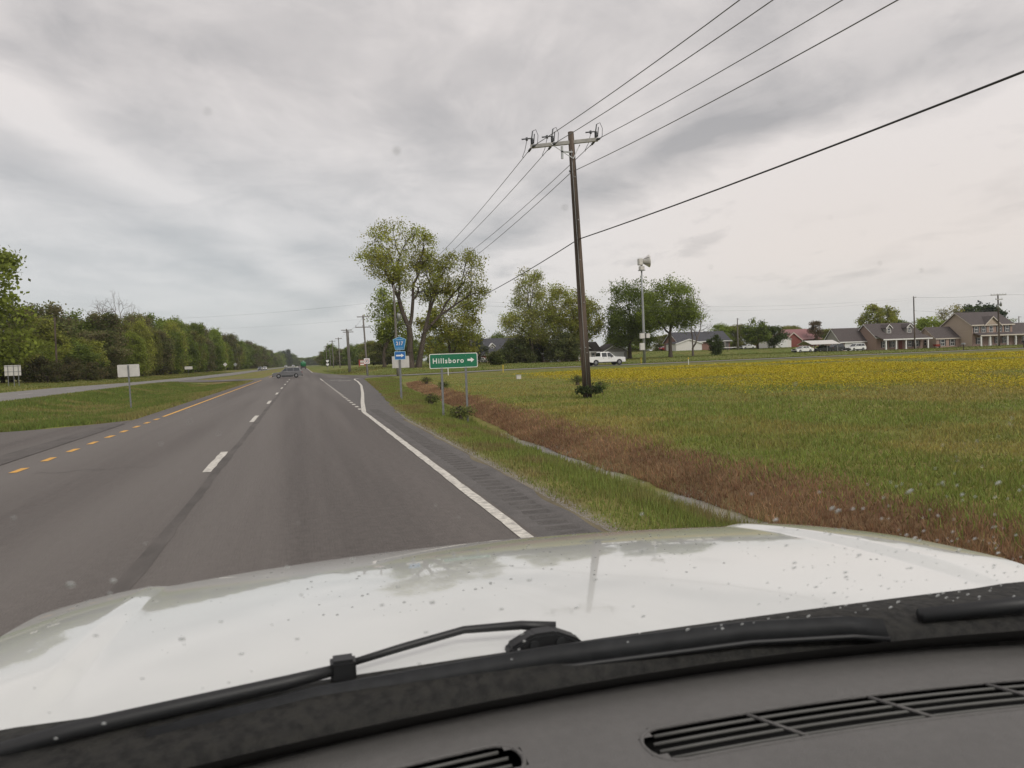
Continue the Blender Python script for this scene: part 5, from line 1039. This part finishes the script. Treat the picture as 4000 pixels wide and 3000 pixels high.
MB().box(-.95, .95, 2.05, 2.2, .35, 1.12).build('nose', HP, car, bevel=.04)
# rain drops on the hood
n = 460; u = np.clip(rng.normal(.05, .5, n), -.9, .9); tt = rng.uniform(.12, 1, n)**.7; V, F_ = [], []
for i in range(n):
    y = 1.05+(yfront(u[i])-1.05)*tt[i]; c = (u[i], y, hood_z(u[i], y)); r = random.choice([.0010, .0012, .0014, .0014, .0017, .002, .0024, .003, .0036]); b = len(V)
    for rr, hh in ((1, 0), (.75, .38), (.35, .55)):
        for k in range(7): a = 2*math.pi*k/7; V.append((c[0]+r*rr*math.cos(a), c[1]+r*rr*math.sin(a)*1.1, c[2]+r*hh))
    for j in range(2):
        for k in range(7): F_.append((b+j*7+k, b+j*7+(k+1) % 7, b+(j+1)*7+(k+1) % 7, b+(j+1)*7+k))
DROP = see_through('rain_drop_on_paint', (.2, .2, .2), .6, .06)
tag(link(np_mesh('hood_raindrops', V, F_, None, True), 'hood_raindrops', DROP, car), kind='stuff')
# windscreen: raked, slightly bowed pane
def glass_p(u, t): 
    bow = .10*(u/.8)**2; return (u*(1-.10*t), .965-bow-1.12*t, 1.372+.02*0+.875*t)
gu = np.linspace(-.80, .80, 17); gt_ = np.linspace(0, 1, 13); vs = [glass_p(a, b) for a in gu for b in gt_]; ng = len(gt_)
fs = [(i*ng+j, (i+1)*ng+j, (i+1)*ng+j+1, i*ng+j+1) for i in range(len(gu)-1) for j in range(ng-1)]
WS = see_through('windscreen_glass', (.55, .57, .57), .975, .02)
ws = link(np_mesh('windscreen', vs, fs, None, True), 'windscreen', WS, car)
vs = []
for a in gu:
    for b in (-.05, .0, .033): p = glass_p(a, b); vs.append((p[0], p[1]-.003, p[2]-.004))
link(np_mesh('black_border', vs, [(i*3+j, (i+1)*3+j, (i+1)*3+j+1, i*3+j+1) for i in range(len(gu)-1) for j in range(2)], None, True), 'black_border', mat('black_glass_border', (.004, .004, .004), .5, var=.1), ws)
V, F_ = [], []; nrm = Vector((0, .875, 1.12)).normalized(); tu, tv = Vector((1, 0, 0)), Vector((0, -1.12, .875)).normalized()
dens = []
while len(dens) < 900:
    a = random.uniform(-.7, .75); b = random.uniform(.13, .9); w = .16+(.9 if a > .05 and b < .46 else 0)
    if random.random() < w: dens.append((a, b))
for a, b in dens:
    c = Vector(glass_p(a, b)); r = (.45 if b > .40 else 1.2)*random.choice([.0007, .0008, .0009, .0011, .0013, .0016, .0021]); k0 = len(V); e = random.uniform(.9, 1.4)
    for rr, hh in ((1, .05), (.8, .4), (.4, .6)):
        for k in range(7): an = 2*math.pi*k/7; V.append(tuple(c+tu*r*rr*math.cos(an)+tv*r*rr*math.sin(an)*e+nrm*(r*hh+.0005)))
    for j in range(2):
        for k in range(7): F_.append((k0+j*7+k, k0+j*7+(k+1) % 7, k0+(j+1)*7+(k+1) % 7, k0+(j+1)*7+k))
    F_ += [(k0+14, k0+15, k0+16, k0+17), (k0+14, k0+17, k0+18, k0+20), (k0+18, k0+19, k0+20, k0+20)][:2]
GD = see_through('rain_drop_on_glass', (.86, .88, .88), .30, .3)  # whitish drop colour stands in for the bright sky refracted by clear water
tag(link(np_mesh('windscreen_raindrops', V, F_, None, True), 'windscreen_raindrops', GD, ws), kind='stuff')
# cowl, wipers
COWL = mat('weathered_cowl_plastic', (.018, .0175, .0165), .7, var=.5, scale=60, bump=.3, bscale=80, spec=.25, hue=((.026, .025, .022), 60.))
vs = []
for a in np.linspace(-.86, .86, 25):
    b2 = (a/.8)**2; y0 = 1.045+.03*b2; y1 = 1.02-.04*b2
    for y, z in ((y0, hood_z(a, y0)+.002), (y1, max(hood_z(a, max(y1, 1.03))+.006, 1.400-.012*b2)), (.985-.10*b2, 1.390-.010*b2), (.955-.10*b2, 1.352)): vs.append((a, y, z))
link(np_mesh('cowl', vs, [(i*4+j, (i+1)*4+j, (i+1)*4+j+1, i*4+j+1) for i in range(24) for j in range(3)], None, True), 'cowl', COWL, car)
WB = mat('wiper_black', (.009, .0095, .011), .5, var=.2, scale=20); WG_ = mat('wiper_spoiler_grey', (.017, .018, .020), .65, var=.35, scale=40, spec=.3)
w1 = MB().tube([(-1.0, .98, 1.366), (-.70, 1.005, 1.402), (-.46, 1.03, 1.412), (-.375, 1.046, 1.416)], [.010, .0115, .010, .007], 8).build('wiper', WB, car, True)
MB().cbox((-.385, 1.047, 1.414), .034, .03, .030).build('clip', WB, w1, bevel=.004)
MB().tube([(-.40, 1.05, 1.414), (-.30, 1.075, 1.421), (-.205, 1.10, 1.425), (-.12, 1.085, 1.426), (-.07, 1.07, 1.422)], [.005, .006, .006, .007, .008], 8).build('arm', WB, w1, True)
MB().prism([(-.155, 1.395), (-.03, 1.395), (-.045, 1.412), (-.08, 1.428), (-.115, 1.428), (-.15, 1.412)], 1.035, 1.065, 'y').build('pivot_cover', WB, w1, bevel=.004)
for x in (-.115, -.075): MB().lathe([(.007, 0), (.007, .003)], 10, axis='y').build('screw_hole', M['black'], w1).location = (x, 1.031, 1.413)
pts = [(-.62, .985, 1.385), (-.42, 1.012, 1.395), (-.1, 1.015, 1.403), (.2, .99, 1.408), (.36, .965, 1.404), (.415, .955, 1.396)]
w2 = MB()
prof = [(-.020, -.012), (.018, -.010), (.014, .009), (-.006, .015)]
base_n = 0
for p in pts: w2.v += [(p[0], p[1]+a, p[2]+b) for a, b in prof]
w2.f += [(i*4+j, i*4+(j+1) % 4, (i+1)*4+(j+1) % 4, (i+1)*4+j) for i in range(len(pts)-1) for j in range(4)]+[(0, 1, 2, 3), tuple(4*(len(pts)-1)+j for j in (3, 2, 1, 0))]
w2o = w2.build('wiper', WG_, car, True); MB().tube([(p[0], p[1]-.018, p[2]-.012) for p in pts], .0045, 6).build('rubber', WB, w2o, True)
MB().tube([(.5, .965, 1.40), (.75, .93, 1.405), (.95, .90, 1.40)], [.012, .015, .015], 8).build('wiper', WB, car, True)
# dashboard with slotted air vents
DASH = mat('dashboard_vinyl', (.160, .155, .150), .62, var=.07, scale=5, bump=.4, bscale=500, spec=.35, speck=.05)
VENTS = [(-.05, .66, .772, .846), (-.95, -.192, .806, .880)]
def dash_z(x, y): return 1.356-.06*max(0, .80-y)**1.4*1.3+.012*math.sin((y-.6)*3)-.012*(x/.8)**2
def dash_y(x, y): return y-.085*(x/.8)**2
xs_ = sorted(set(np.round(np.linspace(-.95, .95, 96), 4)))
ys_ = sorted(set(list(np.round(np.linspace(.35, .76, 9), 4))+list(np.round(np.linspace(.766, .886, 26), 4))+[.905, .94, .99, 1.01]))
def in_vent(x, y):
    for x0, x1, y0, y1 in VENTS:
        cx, cy, hx, hy = (x0+x1)/2, (y0+y1)/2, (x1-x0)/2, (y1-y0)/2
        yy = y-0; 
        if abs(x-cx) < hx and abs(yy-cy) < hy and not (abs(x-cx) > hx-.035 and abs(yy-cy)/hy+(abs(x-cx)-hx+.035)/.035 > 1.25): return True
    return False
vs = [(x, dash_y(x, y), dash_z(x, y)) for x in xs_ for y in ys_]; nn = len(ys_); fs = []
for i in range(len(xs_)-1):
    for j in range(nn-1):
        if not in_vent((xs_[i]+xs_[i+1])/2, (ys_[j]+ys_[j+1])/2): fs.append((i*nn+j, (i+1)*nn+j, (i+1)*nn+j+1, i*nn+j+1))
dsh = link(np_mesh('dashboard', vs, fs, None, True), 'dashboard', DASH, car)
SL = mat('vent_slat_plastic', (.11, .11, .102), .55, var=.1, scale=8)
def dp(x, y, dz_=0): return (x, dash_y(x, y), dash_z(x, y)+dz_)
for vi, (x0, x1, y0, y1) in enumerate(VENTS):
    w_ = MB(); seg = np.linspace(x0-.01, x1+.01, 14)
    for a, b in zip(seg[:-1], seg[1:]): w_.quad(dp(a, y0-.02, -.03), dp(b, y0-.02, -.03), dp(b, y1+.03, -.03), dp(a, y1+.03, -.03))
    for a, b in zip(seg[:-1], seg[1:]): w_.quad(dp(a, y1+.03, -.03), dp(b, y1+.03, -.03), dp(b, y1+.03, -.002), dp(a, y1+.03, -.002)); w_.quad(dp(a, y0-.02, -.03), dp(b, y0-.02, -.03), dp(b, y0-.02, -.002), dp(a, y0-.02, -.002))
    for a in (x0-.01, x1+.01): w_.quad(dp(a, y0-.02, -.03), dp(a, y1+.03, -.03), dp(a, y1+.03, -.002), dp(a, y0-.02, -.002))
    vent = w_.build('air_vent', mat('vent_interior', (.004, .004, .004), .8, var=.1), dsh)
    r_ = .035; out = []
    for (cx, cy, a0) in ((x1-r_, y1-r_, 0), (x0+r_, y1-r_, 90), (x0+r_, y0+r_, 180), (x1-r_, y0+r_, 270)):
        for k in range(6): a = R(a0+18*k); out.append((cx+r_*math.cos(a), cy+r_*math.sin(a)))
    dense = []
    for i in range(len(out)):
        a, b = out[i], out[(i+1) % len(out)]; m_ = max(1, int(math.hypot(b[0]-a[0], b[1]-a[1])/.05))
        dense += [(a[0]+(b[0]-a[0])*k/m_, a[1]+(b[1]-a[1])*k/m_) for k in range(m_)]
    MB().tube([dp(x, y, -.001) for x, y in dense+dense[:1]], .0030, 6).build('vent_rim', DASH, vent if False else dsh, True)
    for k in range(4):
        yk = y0+(y1-y0)*(k+.75)/4.5; e = .012+.008*abs(k-1.5)
        MB().tube([dp(x, yk, -.004) for x in np.linspace(x0+e, x1-e, 14)], .0022, 6).build('slat', SL, vent, True)
    for k in range(1, 4):
        xk = x0+(x1-x0)*k/4+.0; MB().tube([dp(xk-.02, y1-.004, -.001), dp(xk+.02, y0+.004, -.001)], .0022, 6).build('rib', DASH, vent, True)
# roof, pillars and cabin floor so that daylight reaches the dashboard only through the glass
LIN = mat('headliner', (.30, .29, .27), .9, var=.06)
MB().box(-.74, .74, -2.0, -.16, 2.25, 2.30).build('roof', HP, car, bevel=.02); MB().box(-.72, .72, -1.98, -.17, 2.235, 2.249).build('headliner', LIN, car)
for s_ in (-1, 1): MB().tube([(s_*.90, .86, 1.34), (s_*.84, .35, 1.74), (s_*.75, -.17, 2.27)], .045, 8).build('pillar', M['plastic'], car, True)
MB().box(-.93, .93, -2.0, .99, .42, .48).build('cabin_floor', M['plastic'], car); MB().box(-.93, .93, .36, .42, .48, 1.29).build('dashboard_front', M['plastic'], car)

# ---------------------------------------------------------------- damp spring air
hz = bpy.data.materials.new('damp_air'); hz.use_nodes = True; t = hz.node_tree; t.nodes.clear()
ho = nd(t, 'ShaderNodeOutputMaterial'); pv = nd(t, 'ShaderNodeVolumePrincipled'); pv.inputs['Color'].default_value = (.93, .96, 1, 1); pv.inputs['Density'].default_value = .00010; pv.inputs['Anisotropy'].default_value = .2
t.links.new(pv.outputs[0], ho.inputs['Volume'])
tag(MB().box(-2600, 2600, -1200, 3200, -2.5, 60).build('haze', hz), kind='stuff')
